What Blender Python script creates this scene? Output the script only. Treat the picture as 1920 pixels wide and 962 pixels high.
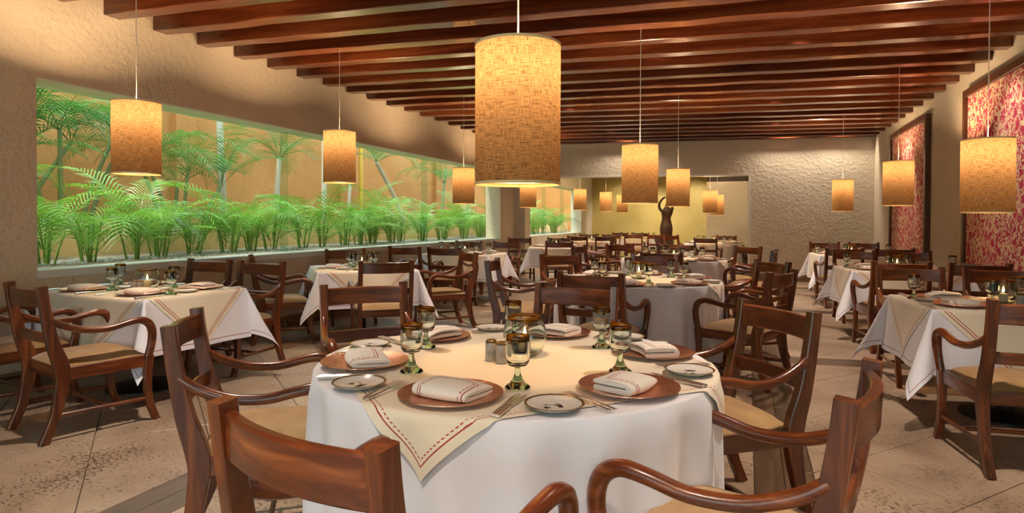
import bpy, bmesh, math, random
from mathutils import Vector, Matrix
random.seed(7)
R = math.radians
PI = math.pi
for o in list(bpy.data.objects):
    bpy.data.objects.remove(o)
S = bpy.context.scene
COL = S.collection

# ------------------------------------------------------------------ camera
F_PX, YAW, PITCH, ROLL, CY_PX = 1191.193, 0.3558, 0.0135, -0.0039, 428.4
EYE = Vector((0, 0, 1.32))
cd = bpy.data.cameras.new('camera')
cam = bpy.data.objects.new('camera', cd)
COL.objects.link(cam)
_fw = Vector((-math.sin(YAW) * math.cos(PITCH), math.cos(YAW) * math.cos(PITCH), -math.sin(PITCH)))
_rt = Vector((math.cos(YAW), math.sin(YAW), 0))
_dn = _fw.cross(_rt)
_r2 = _rt * math.cos(ROLL) + _dn * math.sin(ROLL)
_d2 = -_rt * math.sin(ROLL) + _dn * math.cos(ROLL)
mw = Matrix.Identity(4)
for i in range(3):
    mw[i][0], mw[i][1], mw[i][2], mw[i][3] = _r2[i], -_d2[i], -_fw[i], EYE[i]
cam.matrix_world = mw
cd.sensor_fit = 'HORIZONTAL'
cd.sensor_width = 36.0
cd.lens = 36.0 * F_PX / 1920.0
cd.shift_y = -(481.0 - CY_PX) / 1920.0
cd.clip_start = 0.05
cd.clip_end = 200
S.camera = cam

def proj(p):
    d = Vector(p) - EYE
    z = d.dot(_fw)
    if z < 0.05:
        return None
    return (d.dot(_r2) / z * F_PX + 960, d.dot(_d2) / z * F_PX + CY_PX, z)

# ------------------------------------------------------------------ world, sun, exposure
W = bpy.data.worlds.new('world')
S.world = W
W.use_nodes = True
bgn = W.node_tree.nodes['Background']
bgn.inputs[0].default_value = (0.80, 0.93, 1.0, 1)
bgn.inputs[1].default_value = 2.5
S.view_settings.view_transform = 'Standard'
S.view_settings.look = 'None'
S.view_settings.gamma = 1
S.view_settings.use_curve_mapping = False
S.view_settings.exposure = 0.35

S.cycles.max_bounces = 6
S.cycles.diffuse_bounces = 3
S.cycles.glossy_bounces = 2
S.cycles.transmission_bounces = 6
S.cycles.transparent_max_bounces = 8
S.cycles.adaptive_threshold = 0.08
S.cycles.light_sampling_threshold = 0.04

sl = bpy.data.lights.new('sun', 'SUN')
sl.energy = 4.5
sl.angle = R(8)
sl.color = (1, 0.95, 0.84)
sun = bpy.data.objects.new('sun', sl)
sun.rotation_euler = Vector((-0.12, -0.38, 1)).to_track_quat('Z', 'Y').to_euler()
sun.location = (-7, 8, 9)
COL.objects.link(sun)

LAMP_W = 170.0        # one bulb inside each linen shade
SPOT_W = 280.0        # one recessed ceiling downlight
WARM = (1.0, 0.70, 0.42)
WARM2 = (1.0, 0.84, 0.68)

# ------------------------------------------------------------------ node helpers
def srgb(r, g, b):
    f = lambda c: (c / 255 / 12.92) if c / 255 <= 0.04045 else ((c / 255 + 0.055) / 1.055) ** 2.4
    return (f(r), f(g), f(b), 1)

class NT:
    def __init__(self, name):
        self.m = bpy.data.materials.new(name)
        self.m.use_nodes = True
        self.t = self.m.node_tree
        self.b = self.t.nodes['Principled BSDF']
        self.out = self.t.nodes['Material Output']
    def n(self, ty, **kw):
        nd = self.t.nodes.new(ty)
        for k, v in kw.items():
            if hasattr(nd, k):
                setattr(nd, k, v)
        return nd
    def l(self, a, b):
        self.t.links.new(a, b)
    def set(self, **kw):
        for k, v in kw.items():
            self.b.inputs[k.replace('_', ' ')].default_value = v
    def coord(self, kind='Object', scale=(1, 1, 1), rot=(0, 0, 0)):
        if kind == 'World':
            src = self.n('ShaderNodeNewGeometry').outputs['Position']
        else:
            src = self.n('ShaderNodeTexCoord').outputs[kind]
        mp = self.n('ShaderNodeMapping')
        mp.inputs['Scale'].default_value = scale
        mp.inputs['Rotation'].default_value = rot
        self.l(src, mp.inputs['Vector'])
        return mp.outputs[0]
    def noise(self, vec, scale=5, detail=4, rough=0.55, dist=0):
        nd = self.n('ShaderNodeTexNoise')
        nd.inputs['Scale'].default_value = scale
        nd.inputs['Detail'].default_value = detail
        nd.inputs['Roughness'].default_value = rough
        nd.inputs['Distortion'].default_value = dist
        self.l(vec, nd.inputs['Vector'])
        return nd.outputs['Fac']
    def ramp(self, fac, stops, interp='LINEAR'):
        nd = self.n('ShaderNodeValToRGB')
        e = nd.color_ramp
        e.interpolation = interp
        while len(e.elements) < len(stops):
            e.elements.new(0.5)
        for el, (p, c) in zip(e.elements, stops):
            el.position = p
            el.color = c if len(c) == 4 else (*c, 1)
        self.l(fac, nd.inputs[0])
        return nd.outputs[0]
    def math(self, op, a, b=None, c=None):
        nd = self.n('ShaderNodeMath', operation=op)
        for i, v in enumerate((a, b, c)):
            if v is None:
                continue
            if isinstance(v, (int, float)):
                nd.inputs[i].default_value = v
            else:
                self.l(v, nd.inputs[i])
        return nd.outputs[0]
    def mix(self, fac, a, b, blend='MIX'):
        nd = self.n('ShaderNodeMix', data_type='RGBA', blend_type=blend)
        for i, v in ((0, fac), (6, a), (7, b)):
            if isinstance(v, (int, float)):
                nd.inputs[i].default_value = v
            elif isinstance(v, tuple):
                nd.inputs[i].default_value = v if len(v) == 4 else (*v, 1)
            else:
                self.l(v, nd.inputs[i])
        return nd.outputs[2]
    def bump(self, h, strength=0.3, dist=0.02):
        nd = self.n('ShaderNodeBump')
        nd.inputs['Strength'].default_value = strength
        nd.inputs['Distance'].default_value = dist
        self.l(h, nd.inputs['Height'])
        self.l(nd.outputs[0], self.b.inputs['Normal'])
    def color(self, c):
        self.l(c, self.b.inputs['Base Color'])

def plain(name, col, rough=0.5, metal=0.0, **kw):
    t = NT(name)
    t.set(Base_Color=col, Roughness=rough, Metallic=metal, **kw)
    return t.m

def stucco(name, c1, c2, scale=7.0, strength=0.55):
    scale *= 2.6; strength *= 0.55
    t = NT(name)
    v = t.coord('World')
    big = t.noise(v, 1.3, 3)
    t.color(t.ramp(big, [(0.3, c1), (0.7, c2)]))
    a = t.noise(v, scale, 3, 0.5, 0.4)
    b = t.noise(v, scale * 5, 3, 0.6)
    h = t.math('ADD', t.ramp(a, [(0.42, (0, 0, 0)), (0.62, (1, 1, 1))]), t.math('MULTIPLY', b, 0.5))
    t.bump(h, strength, 0.012)
    t.set(Roughness=0.85)
    return t.m

def wood(name, axis, dark, mid, light, rough=0.28, coat=0.35, freq=24, kind='Object', rnd=True):
    t = NT(name)
    sc = [freq, freq, freq]
    sc[axis] = freq * 0.09
    v = t.coord(kind, tuple(sc))
    if rnd:
        oi = t.n('ShaderNodeObjectInfo')
        ad = t.n('ShaderNodeVectorMath', operation='ADD')
        cmb = t.n('ShaderNodeCombineXYZ')
        for i in range(3):
            t.l(t.math('MULTIPLY', oi.outputs['Random'], 37.0 + 11 * i), cmb.inputs[i])
        t.l(v, ad.inputs[0])
        t.l(cmb.outputs[0], ad.inputs[1])
        v = ad.outputs[0]
    g = t.noise(v, 1.0, 6, 0.62, 0.6)
    c = t.ramp(g, [(0.25, dark), (0.5, mid), (0.78, light)])
    if rnd:
        k = t.math('MULTIPLY_ADD', oi.outputs['Random'], 0.35, 0.82)
        c2 = t.n('ShaderNodeVectorMath', operation='SCALE')
        t.l(c, c2.inputs[0])
        t.l(k, c2.inputs['Scale'])
        c = c2.outputs[0]
    t.color(c)
    t.set(Roughness=rough)
    t.b.inputs['Coat Weight'].default_value = coat
    t.b.inputs['Coat Roughness'].default_value = 0.15
    t.bump(t.noise(v, 3.0, 3), 0.12, 0.004)
    return t.m

# ------------------------------------------------------------------ materials
M = {}
M['stucco'] = stucco('stucco_cream', srgb(205, 188, 160), srgb(216, 200, 172), 6.0, 0.7)
M['stucco_back'] = stucco('stucco_back', srgb(206, 192, 168), srgb(216, 202, 180), 6.0, 0.8)
M['stucco_white'] = stucco('stucco_white', srgb(222, 216, 204), srgb(230, 224, 212), 6.0, 0.6)
M['olive'] = stucco('stucco_olive', srgb(178, 160, 92), srgb(196, 178, 112), 5.0, 0.7)
M['ochre'] = stucco('stucco_ochre', srgb(190, 128, 70), srgb(208, 148, 88), 5.0, 0.5)
M['ochre_pale'] = stucco('stucco_apricot', srgb(232, 186, 124), srgb(240, 200, 146), 5.0, 0.4)
M['soffit'] = plain('soffit_plaster', srgb(226, 224, 210), 0.7)
M['sill'] = plain('sill_stone', srgb(216, 222, 214), 0.4)
M['plinth'] = stucco('plinth_stone', srgb(128, 104, 76), srgb(150, 122, 92), 6, 0.3)
DK, MD, LT = srgb(44, 17, 8), srgb(98, 45, 19), srgb(154, 84, 38)
for i, ax in enumerate('xyz'):
    M['wood_' + ax] = wood('mahogany_' + ax, i, DK, MD, LT)
M['beam'] = wood('beam_wood', 0, srgb(42, 16, 8), srgb(92, 40, 17), srgb(142, 78, 40), 0.26, 0.5, 7, rnd=True)
M['ceil_wood'] = wood('ceiling_boards', 1, srgb(40, 18, 10), srgb(66, 32, 16), srgb(84, 44, 24), 0.5, 0.0, 7, rnd=False)
M['frame_wood'] = wood('frame_wood', 2, srgb(52, 26, 12), srgb(84, 46, 22), srgb(110, 64, 34), 0.35, 0.2, 12)
M['plank'] = wood('floor_plank', 1, srgb(66, 52, 40), srgb(98, 78, 60), srgb(128, 104, 82), 0.32, 0.1, 14)

def leather():
    t = NT('tan_suede')
    v = t.coord('Object')
    n = t.noise(v, 6, 4)
    t.color(t.ramp(n, [(0.3, srgb(146, 108, 62)), (0.7, srgb(176, 138, 86))]))
    t.bump(t.noise(v, 160, 2), 0.15, 0.002)
    t.set(Roughness=0.75)
    t.b.inputs['Sheen Weight'].default_value = 0.25
    return t.m
M['seat'] = leather()

def travertine():
    t = NT('travertine')
    v = t.coord('World')
    oi = t.n('ShaderNodeObjectInfo')
    n = t.noise(v, 1.7, 5, 0.6, 0.6)
    c = t.ramp(n, [(0.25, srgb(142, 118, 98)), (0.5, srgb(178, 154, 132)), (0.75, srgb(204, 182, 160))])
    c = t.mix(t.math('MULTIPLY', oi.outputs['Random'], 0.3), c, srgb(150, 126, 100))
    pat = t.noise(v, 2.6, 3, 0.5)
    v2 = t.coord('World', (38, 62, 38), (0, 0, R(40)))
    pit = t.noise(v2, 1.0, 4, 0.7)
    thr = t.math('MULTIPLY_ADD', pat, -0.40, 0.790)
    pm = t.math('GREATER_THAN', pit, thr)
    c = t.mix(t.math('MULTIPLY', pm, 0.85), c, srgb(78, 62, 48))
    t.color(c)
    t.set(Roughness=0.32)
    t.bump(t.math('MULTIPLY', pm, -1.0), 0.35, 0.004)
    return t.m
M['tile'] = travertine()
M['grout'] = plain('grout', srgb(84, 66, 50), 0.8)

def linen_shade():
    t = NT('linen_shade')
    uv = t.n('ShaderNodeTexCoord').outputs['UV']
    def st(sx, sy):
        mp = t.n('ShaderNodeMapping')
        mp.inputs['Scale'].default_value = (sx, sy, 1)
        t.l(uv, mp.inputs['Vector'])
        return mp.outputs[0]
    a = t.noise(st(22, 190), 1, 3, 0.6)
    b = t.noise(st(360, 14), 1, 3, 0.6)
    ra = t.ramp(a, [(0.34, (0.38, 0.35, 0.30)), (0.54, (1, 1, 1))])
    rb = t.ramp(b, [(0.34, (0.50, 0.47, 0.42)), (0.54, (1, 1, 1))])
    th = t.mix(1.0, ra, rb, 'MULTIPLY')
    tr = t.n('ShaderNodeBsdfTranslucent')
    df = t.n('ShaderNodeBsdfDiffuse')
    t.l(t.mix(1.0, th, (0.0215, 0.0124, 0.0053, 1), 'MULTIPLY'), tr.inputs[0])
    t.l(t.mix(1.0, th, srgb(138, 104, 66), 'MULTIPLY'), df.inputs[0])
    ad = t.n('ShaderNodeAddShader')
    t.l(tr.outputs[0], ad.inputs[0])
    t.l(df.outputs[0], ad.inputs[1])
    t.l(ad.outputs[0], t.out.inputs[0])
    return t.m
M['shade'] = linen_shade()
M['shade_rim'] = plain('shade_lining', srgb(226, 200, 150), 0.7)
def diffuser():
    t = NT('diffuser_acrylic')
    tr = t.n('ShaderNodeBsdfTranslucent'); tr.inputs[0].default_value = (0.32, 0.29, 0.24, 1)
    df = t.n('ShaderNodeBsdfDiffuse'); df.inputs[0].default_value = (0.12, 0.11, 0.09, 1)
    ad = t.n('ShaderNodeAddShader')
    tp = t.n('ShaderNodeBsdfTransparent'); tp.inputs[0].default_value = (0.50, 0.47, 0.41, 1)
    ad2 = t.n('ShaderNodeAddShader')
    t.l(tr.outputs[0], ad.inputs[0]); t.l(df.outputs[0], ad.inputs[1])
    t.l(ad.outputs[0], ad2.inputs[0]); t.l(tp.outputs[0], ad2.inputs[1]); t.l(ad2.outputs[0], t.out.inputs[0])
    return t.m
M['diffuser'] = diffuser()
M['cord'] = plain('white_cord', srgb(214, 206, 190), 0.5)
M['chrome'] = plain('steel', srgb(200, 196, 188), 0.2, 1.0)
def emis(name, col, s):
    t = NT(name)
    t.set(Base_Color=(0, 0, 0, 1), Roughness=0.5)
    t.b.inputs['Emission Color'].default_value = col
    t.b.inputs['Emission Strength'].default_value = s
    return t.m
M['bulb'] = emis('bulb_glow', (1, 0.78, 0.5, 1), 14)
M['flame'] = emis('candle_flame', (1, 0.62, 0.2, 1), 18)
M['lens'] = emis('downlight_lens', (1, 0.82, 0.6, 1), 6)

def cloth(name, base, line=None, hx=1, hy=1, lines=()):
    t = NT(name)
    uv = t.n('ShaderNodeTexCoord').outputs['UV']
    sp = t.n('ShaderNodeSeparateXYZ')
    t.l(uv, sp.inputs[0])
    col = t.ramp(t.noise(uv, 3, 2), [(0.3, tuple(c * 0.94 for c in base[:3])), (0.7, base[:3])])
    if line:
        # distance from the hem, in cloth metres
        ax = t.math('SUBTRACT', hx, t.math('ABSOLUTE', sp.outputs[0]))
        ay = t.math('SUBTRACT', hy, t.math('ABSOLUTE', sp.outputs[1]))
        d = t.math('MINIMUM', ax, ay)
        tot = None
        for (p, w, dash) in lines:
            k = t.math('LESS_THAN', t.math('ABSOLUTE', t.math('SUBTRACT', d, p)), w)
            if dash:
                wv = t.math('SINE', t.math('MULTIPLY', t.math('ADD', sp.outputs[0], sp.outputs[1]), 380.0))
                k = t.math('MULTIPLY', k, t.math('GREATER_THAN', wv, -0.3))
            tot = k if tot is None else t.math('MAXIMUM', tot, k)
        col = t.mix(tot, col, line)
    t.color(col)
    t.set(Roughness=0.8)
    t.b.inputs['Sheen Weight'].default_value = 0.2
    t.bump(t.noise(uv, 700, 1), 0.08, 0.001)
    return t.m
RED = srgb(168, 52, 50)
CREAM = srgb(236, 222, 198)
WHITE = srgb(232, 229, 236)
M['napkin'] = cloth('napkin_linen', srgb(246, 238, 226), RED, 0.085, 0.105, ((0.016, 0.0016, False), (0.025, 0.0016, True)))

def copper():
    t = NT('hammered_copper')
    v = t.coord('Object')
    vo = t.n('ShaderNodeTexVoronoi')
    vo.inputs['Scale'].default_value = 130
    t.l(v, vo.inputs['Vector'])
    t.color(t.ramp(t.noise(v, 14, 3), [(0.3, srgb(222, 152, 122)), (0.7, srgb(246, 196, 166))]))
    t.set(Metallic=1.0, Roughness=0.3)
    t.bump(vo.outputs['Distance'], 0.5, 0.004)
    return t.m
M['copper'] = copper()
M['ceramic'] = plain('white_glaze', srgb(222, 216, 206), 0.15)
M['ceramic_grey'] = plain('grey_glaze', srgb(170, 160, 150), 0.25)
M['brown_glaze'] = plain('brown_glaze', srgb(104, 74, 30), 0.2)
M['ink'] = plain('ink_glaze', srgb(34, 30, 30), 0.3)
M['silver'] = plain('silver', srgb(250, 247, 242), 0.28, 1.0)
M['black'] = plain('black_iron', srgb(16, 15, 15), 0.45)
def glass(name, col, rough=0.0):
    t = NT(name)
    t.set(Base_Color=col, Roughness=rough)
    t.b.inputs['Transmission Weight'].default_value = 1.0
    t.b.inputs['IOR'].default_value = 1.45
    return t.m
M['glass'] = glass('goblet_glass', (0.95, 1.0, 0.95, 1))
M['glass_green'] = glass('goblet_foot_glass', (0.72, 0.92, 0.70, 1))
M['glass_amber'] = glass('amber_glass', srgb(196, 128, 16))
M['wax'] = plain('candle_wax', srgb(240, 226, 196), 0.4, 0.0)

def pane_mat():
    t = NT('window_glass')
    tr = t.n('ShaderNodeBsdfTransparent')
    tr.inputs[0].default_value = (0.93, 0.985, 0.955, 1)
    gl = t.n('ShaderNodeBsdfGlossy')
    gl.inputs['Roughness'].default_value = 0.0
    fr = t.n('ShaderNodeLayerWeight')
    mx = t.n('ShaderNodeMixShader')
    t.l(t.math('MULTIPLY_ADD', t.math('POWER', fr.outputs['Facing'], 5.0), 0.3, 0.01), mx.inputs[0])
    t.l(tr.outputs[0], mx.inputs[1])
    t.l(gl.outputs[0], mx.inputs[2])
    t.l(mx.outputs[0], t.out.inputs[0])
    return t.m
M['pane'] = pane_mat()
def fin_mat():
    t = NT('glass_fin_green')
    tr = t.n('ShaderNodeBsdfTransparent')
    tr.inputs[0].default_value = (0.86, 0.96, 0.91, 1)
    gl = t.n('ShaderNodeBsdfGlossy')
    gl.inputs['Roughness'].default_value = 0.05
    mx = t.n('ShaderNodeMixShader')
    mx.inputs[0].default_value = 0.04
    t.l(tr.outputs[0], mx.inputs[1])
    t.l(gl.outputs[0], mx.inputs[2])
    t.l(mx.outputs[0], t.out.inputs[0])
    return t.m
M['pane_edge'] = fin_mat()

def textile():
    t = NT('embroidered_textile')
    v = t.coord('Object')
    nz = t.n('ShaderNodeTexNoise')
    nz.inputs['Scale'].default_value = 3.2
    nz.inputs['Detail'].default_value = 2
    t.l(v, nz.inputs['Vector'])
    sc = t.n('ShaderNodeVectorMath', operation='SCALE')
    t.l(nz.outputs['Color'], sc.inputs[0])
    sc.inputs['Scale'].default_value = 0.16
    ad = t.n('ShaderNodeVectorMath', operation='ADD')
    t.l(v, ad.inputs[0])
    t.l(sc.outputs[0], ad.inputs[1])
    def vor(scale, feat, src):
        vo = t.n('ShaderNodeTexVoronoi', feature=feat)
        vo.inputs['Scale'].default_value = scale
        t.l(src, vo.inputs['Vector'])
        return vo
    mp = ad
    big = vor(7.4, 'DISTANCE_TO_EDGE', ad.outputs[0])
    idv = vor(7.4, 'F1', ad.outputs[0])
    sx = t.n('ShaderNodeSeparateXYZ')
    t.l(idv.outputs['Color'], sx.inputs[0])
    keep = t.math('GREATER_THAN', sx.outputs[0], 0.42)
    edge = t.math('SUBTRACT', big.outputs['Distance'], t.math('MULTIPLY', t.math('SUBTRACT', t.noise(v, 21, 2), 0.5), 0.34))
    bodies = t.math('MULTIPLY', t.math('GREATER_THAN', edge, 0.15), keep)
    n1 = t.noise(ad.outputs[0], 12.5, 1, 0.4, 0.7)
    swirl = t.math('LESS_THAN', t.math('ABSOLUTE', t.math('SUBTRACT', n1, 0.5)), 0.05)
    n2 = t.noise(ad.outputs[0], 23, 1, 0.3, 0.9)
    sprig = t.math('GREATER_THAN', n2, 0.59)
    ring = t.math('GREATER_THAN', t.math('ABSOLUTE', t.math('SUBTRACT', edge, 0.115)), 0.035)
    fill = t.math('MULTIPLY', t.math('MAXIMUM', swirl, sprig), t.math('MAXIMUM', ring, t.math('SUBTRACT', 1.0, keep)))
    pat = t.math('MAXIMUM', bodies, fill)
    pink = t.ramp(t.noise(v, 2.5, 2), [(0.3, srgb(176, 34, 74)), (0.7, srgb(198, 48, 84))])
    t.color(t.mix(pat, srgb(226, 200, 162), pink))
    t.set(Roughness=0.8)
    t.bump(pat, 0.3, 0.003)
    return t.m
M['textile'] = textile()

def leaf(name, c1, c2):
    t = NT(name)
    oi = t.n('ShaderNodeObjectInfo')
    n = t.noise(t.coord('World'), 3, 2)
    f = t.math('MULTIPLY_ADD', oi.outputs['Random'], 0.5, t.math('MULTIPLY', n, 0.6))
    c = t.mix(f, c1, c2)
    t.color(c)
    t.set(Roughness=0.35)
    tr = t.n('ShaderNodeBsdfTranslucent')
    t.l(t.mix(1.0, c, (0.9, 1.0, 0.5, 1), 'MULTIPLY'), tr.inputs[0])
    mx = t.n('ShaderNodeMixShader')
    mx.inputs[0].default_value = 0.35
    t.l(t.b.outputs[0], mx.inputs[1])
    t.l(tr.outputs[0], mx.inputs[2])
    t.l(mx.outputs[0], t.out.inputs[0])
    return t.m
M['leaf'] = leaf('palm_leaf', srgb(66, 118, 48), srgb(152, 198, 88))
M['leaf2'] = leaf('tree_leaf', srgb(52, 104, 56), srgb(104, 158, 84))
M['stem'] = plain('palm_stem', srgb(126, 158, 74), 0.5)
M['trunk'] = stucco('palm_trunk', srgb(176, 168, 150), srgb(204, 198, 184), 14, 0.4)
M['trunk_green'] = stucco('cane_trunk', srgb(116, 130, 86), srgb(150, 156, 110), 14, 0.3)
M['pebble'] = plain('grey_pebble', srgb(146, 142, 134), 0.6)
M['soil'] = stucco('garden_soil', srgb(104, 90, 70), srgb(140, 124, 100), 16, 0.8)
M['yellow'] = plain('yellow_paint', srgb(224, 180, 66), 0.5)
M['bronze'] = wood('carved_wood', 2, srgb(30, 14, 8), srgb(60, 30, 16), srgb(88, 48, 26), 0.4, 0.2, 10)
M['dark_gap'] = plain('dark_strip', srgb(44, 38, 32), 0.7)

# ------------------------------------------------------------------ geometry builder
class G:
    def __init__(self):
        self.v, self.f, self.uv = [], [], {}
    def add(self, vs, fs):
        n = len(self.v)
        self.v += [tuple(p) for p in vs]
        self.f += [tuple(i + n for i in f) for f in fs]
        return self
    def box(self, c, s, bevel=0.0, rz=0.0, seg=2):
        bm = bmesh.new()
        bmesh.ops.create_cube(bm, size=1)
        bmesh.ops.scale(bm, vec=s, verts=bm.verts)
        if bevel:
            bmesh.ops.bevel(bm, geom=bm.edges[:], offset=bevel, segments=seg, affect='EDGES', profile=0.6)
        if rz:
            bmesh.ops.rotate(bm, cent=(0, 0, 0), matrix=Matrix.Rotation(rz, 3, 'Z'), verts=bm.verts)
        bm.verts.index_update()
        self.add([(v.co.x + c[0], v.co.y + c[1], v.co.z + c[2]) for v in bm.verts],
                 [[v.index for v in f.verts] for f in bm.faces])
        bm.free()
        return self
    def prism(self, poly, z0, z1):
        n = len(poly)
        self.add([(x, y, z0) for x, y in poly] + [(x, y, z1) for x, y in poly],
                 [tuple(range(n - 1, -1, -1)), tuple(range(n, 2 * n))] +
                 [(i, (i + 1) % n, n + (i + 1) % n, n + i) for i in range(n)])
        return self
    def lathe(self, prof, seg=24, c=(0, 0, 0), close=False):
        n = len(self.v)
        k = len(prof)
        for r, z in prof:
            for i in range(seg):
                a = 2 * PI * i / seg
                self.v.append((c[0] + r * math.cos(a), c[1] + r * math.sin(a), c[2] + z))
        for j in range(k if close else k - 1):
            j2 = (j + 1) % k
            for i in range(seg):
                i2 = (i + 1) % seg
                self.f.append((n + j * seg + i, n + j * seg + i2, n + j2 * seg + i2, n + j2 * seg + i))
        if not close:
            if prof[0][0] > 1e-4:
                self.f.append(tuple(n + i for i in range(seg - 1, -1, -1)))
            if prof[-1][0] > 1e-4:
                self.f.append(tuple(n + (k - 1) * seg + i for i in range(seg)))
        return self
    def sweep(self, path, sect, side=None, seg=8, rect=False):
        """path: points; sect: (w, h) half sizes per point; side: fixed side vector"""
        n = len(self.v)
        P = [Vector(p) for p in path]
        m = 8 if rect else seg
        for i, p in enumerate(P):
            t = (P[min(i + 1, len(P) - 1)] - P[max(i - 1, 0)]).normalized()
            s = Vector(side) if side else (Vector((0, 0, 1)).cross(t) if abs(t.z) < 0.95 else Vector((1, 0, 0)))
            s = (s - t * s.dot(t)).normalized()
            u = t.cross(s)
            w, h = sect[i]
            for k in range(m):
                a = 2 * PI * (k + 0.5) / m
                ca, sa = math.cos(a), math.sin(a)
                if rect:
                    ch = 0.16 * min(w, h) if rect is True else rect
                    big = abs(ca) > abs(sa)
                    ca = math.copysign(1.0 if big else 1.0 - ch / w, ca)
                    sa = math.copysign(1.0 - ch / h if big else 1.0, sa)
                self.v.append(tuple(p + s * (w * ca) + u * (h * sa)))
        for i in range(len(P) - 1):
            for k in range(m):
                k2 = (k + 1) % m
                self.f.append((n + i * m + k, n + i * m + k2, n + (i + 1) * m + k2, n + (i + 1) * m + k))
        self.f.append(tuple(n + k for k in range(m - 1, -1, -1)))
        self.f.append(tuple(n + (len(P) - 1) * m + k for k in range(m)))
        return self
    def mesh(self, name, mat, smooth=True, ang=40):
        me = bpy.data.meshes.new(name)
        me.from_pydata(self.v, [], self.f)
        me.materials.append(mat)
        bm = bmesh.new()
        bm.from_mesh(me)
        bmesh.ops.recalc_face_normals(bm, faces=bm.faces)
        bm.to_mesh(me)
        bm.free()
        if smooth:
            me.shade_smooth()
            me.set_sharp_from_angle(angle=R(ang))
        return me

def spline(pts, n=6):
    """Catmull-Rom through pts (tuples of any length)"""
    out = []
    P = [pts[0]] + list(pts) + [pts[-1]]
    for i in range(1, len(P) - 2):
        a, b, c, d = P[i - 1], P[i], P[i + 1], P[i + 2]
        for k in range(n):
            t = k / n
            out.append(tuple(0.5 * (2 * q + (r - p) * t + (2 * p - 5 * q + 4 * r - s) * t * t + (3 * q - p - 3 * r + s) * t ** 3)
                             for p, q, r, s in zip(a, b, c, d)))
    out.append(tuple(pts[-1]))
    return out

def link(name, data, parent=None, loc=(0, 0, 0), rz=0.0, rot=None, scale=None):
    o = bpy.data.objects.new(name, data)
    COL.objects.link(o)
    o.location = loc
    o.rotation_euler = rot if rot else (0, 0, rz)
    if scale:
        o.scale = scale
    if parent:
        o.parent = parent
    return o
def tag(o, label=None, cat=None, group=None, kind=None):
    if label: o['label'] = label
    if cat: o['category'] = cat
    if group: o['group'] = group
    if kind: o['kind'] = kind
    return o
def struct(name, data, label=None):
    o = link(name, data)
    o['kind'] = 'structure'
    if label: o['label'] = label
    return o
def empty(name, loc, rz=0.0):
    return link(name, None, None, loc, rz)

# ------------------------------------------------------------------ room shell
XL, XR = -5.3, 2.5
SK = 0.115                       # the cross direction of the room runs slightly askew
def yb(x): return 14.99 + SK * x      # face of the back wall
Y0 = -3.2
ZB, ZC = 3.10, 3.36              # beam underside, ceiling boards
WIN0, WIN1 = 3.42, 13.5          # window opening along the left wall
ZS, ZH = 0.90, 2.44

def quadbox(x0, x1, y0, y1, z0, z1):
    return G().prism([(x0, y0), (x1, y0), (x1, y1), (x0, y1)], z0, z1)

TH = 0.36
XLo = XL - TH
g = G()
g.prism([(XLo, Y0), (XL, Y0), (XL, WIN0), (XLo, WIN0)], -0.1, 3.6)
g.prism([(XLo, WIN0), (XL, WIN0), (XL, WIN1), (XLo, WIN1)], -0.1, ZS - 0.06)
g.prism([(XLo, WIN0), (XL, WIN0), (XL, WIN1), (XLo, WIN1)], ZH, 3.6)
g.prism([(XLo, WIN1), (XL, WIN1), (XL, 15.6), (XLo, 15.6)], -0.1, 3.6)
struct('wall_left', g.mesh('wall_left', M['stucco'], False))
g = G().prism([(XLo + 0.1, WIN0), (XL + 0.012, WIN0), (XL + 0.012, WIN1), (XLo + 0.1, WIN1)], ZS - 0.06, ZS)
struct('trim_1', g.mesh('window_sill', M['sill'], False), 'pale stone window sill')
g = G().prism([(XLo, WIN0 + 0.002), (XL - 0.003, WIN0 + 0.002), (XL - 0.003, WIN1 - 0.002), (XLo, WIN1 - 0.002)], ZH - 0.012, ZH + 0.001)
struct('trim_2', g.mesh('window_soffit', M['soffit'], False), 'pale plaster soffit over the window')
g = G().prism([(XL, Y0), (XL + 0.05, Y0), (XL + 0.05, 14.3), (XL, 14.3)], 0, 0.13)
struct('baseboard_left', g.mesh('baseboard_left', M['plinth'], False))

g = quadbox(XR, XR + 0.3, Y0, 15.6, -0.1, 3.6)
struct('wall_right', g.mesh('wall_right', M['stucco_back'], False))
OPX0, OPX1, OPZ = -5.02, 0.0, 2.33
def skprism(x0, x1, z0, z1, th=0.35, off=0.0):
    return [(x0, yb(x0) + off), (x1, yb(x1) + off), (x1, yb(x1) + off + th), (x0, yb(x0) + off + th)], z0, z1
g = G()
g.prism(*skprism(OPX1, XR + 0.3, -0.1, 3.6))
g.prism(*skprism(OPX0, OPX1, OPZ, 3.6))
g.prism(*skprism(XLo, OPX0, -0.1, 3.6))
struct('wall_back', g.mesh('wall_back', M['stucco_back'], False))
g = G().prism(*skprism(OPX1 + 0.001, XR, 0, 0.17, 0.03, -0.03))
struct('baseboard_back', g.mesh('baseboard_back', M['plinth'], False))
g = G()
for args in ((OPX0, OPX1 + 0.05, OPZ - 0.001, OPZ + 0.035), (OPX1 - 0.001, OPX1 + 0.05, 0, OPZ)):
    g.prism(*skprism(*args, 0.36, -0.012))
struct('trim_3', g.mesh('opening_trim', M['soffit'], False), 'pale trim around the wall opening')
g = quadbox(XLo, -4.6, Y0 - 0.3, Y0, -0.1, 3.6)
for q in ((1.9, XR + 0.3, -0.1, 3.6), (-4.6, 1.9, -0.1, 0.45), (-4.6, 1.9, 2.75, 3.6)):  # opening cut for an added window that lets sky light in
    g.prism([(q[0], Y0 - 0.3), (q[1], Y0 - 0.3), (q[1], Y0), (q[0], Y0)], q[2], q[3])
struct('wall_front', g.mesh('wall_front', M['stucco'], False))
g = quadbox(-16, 14, -16, Y0 - 0.3, -0.2, -0.02)
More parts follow.
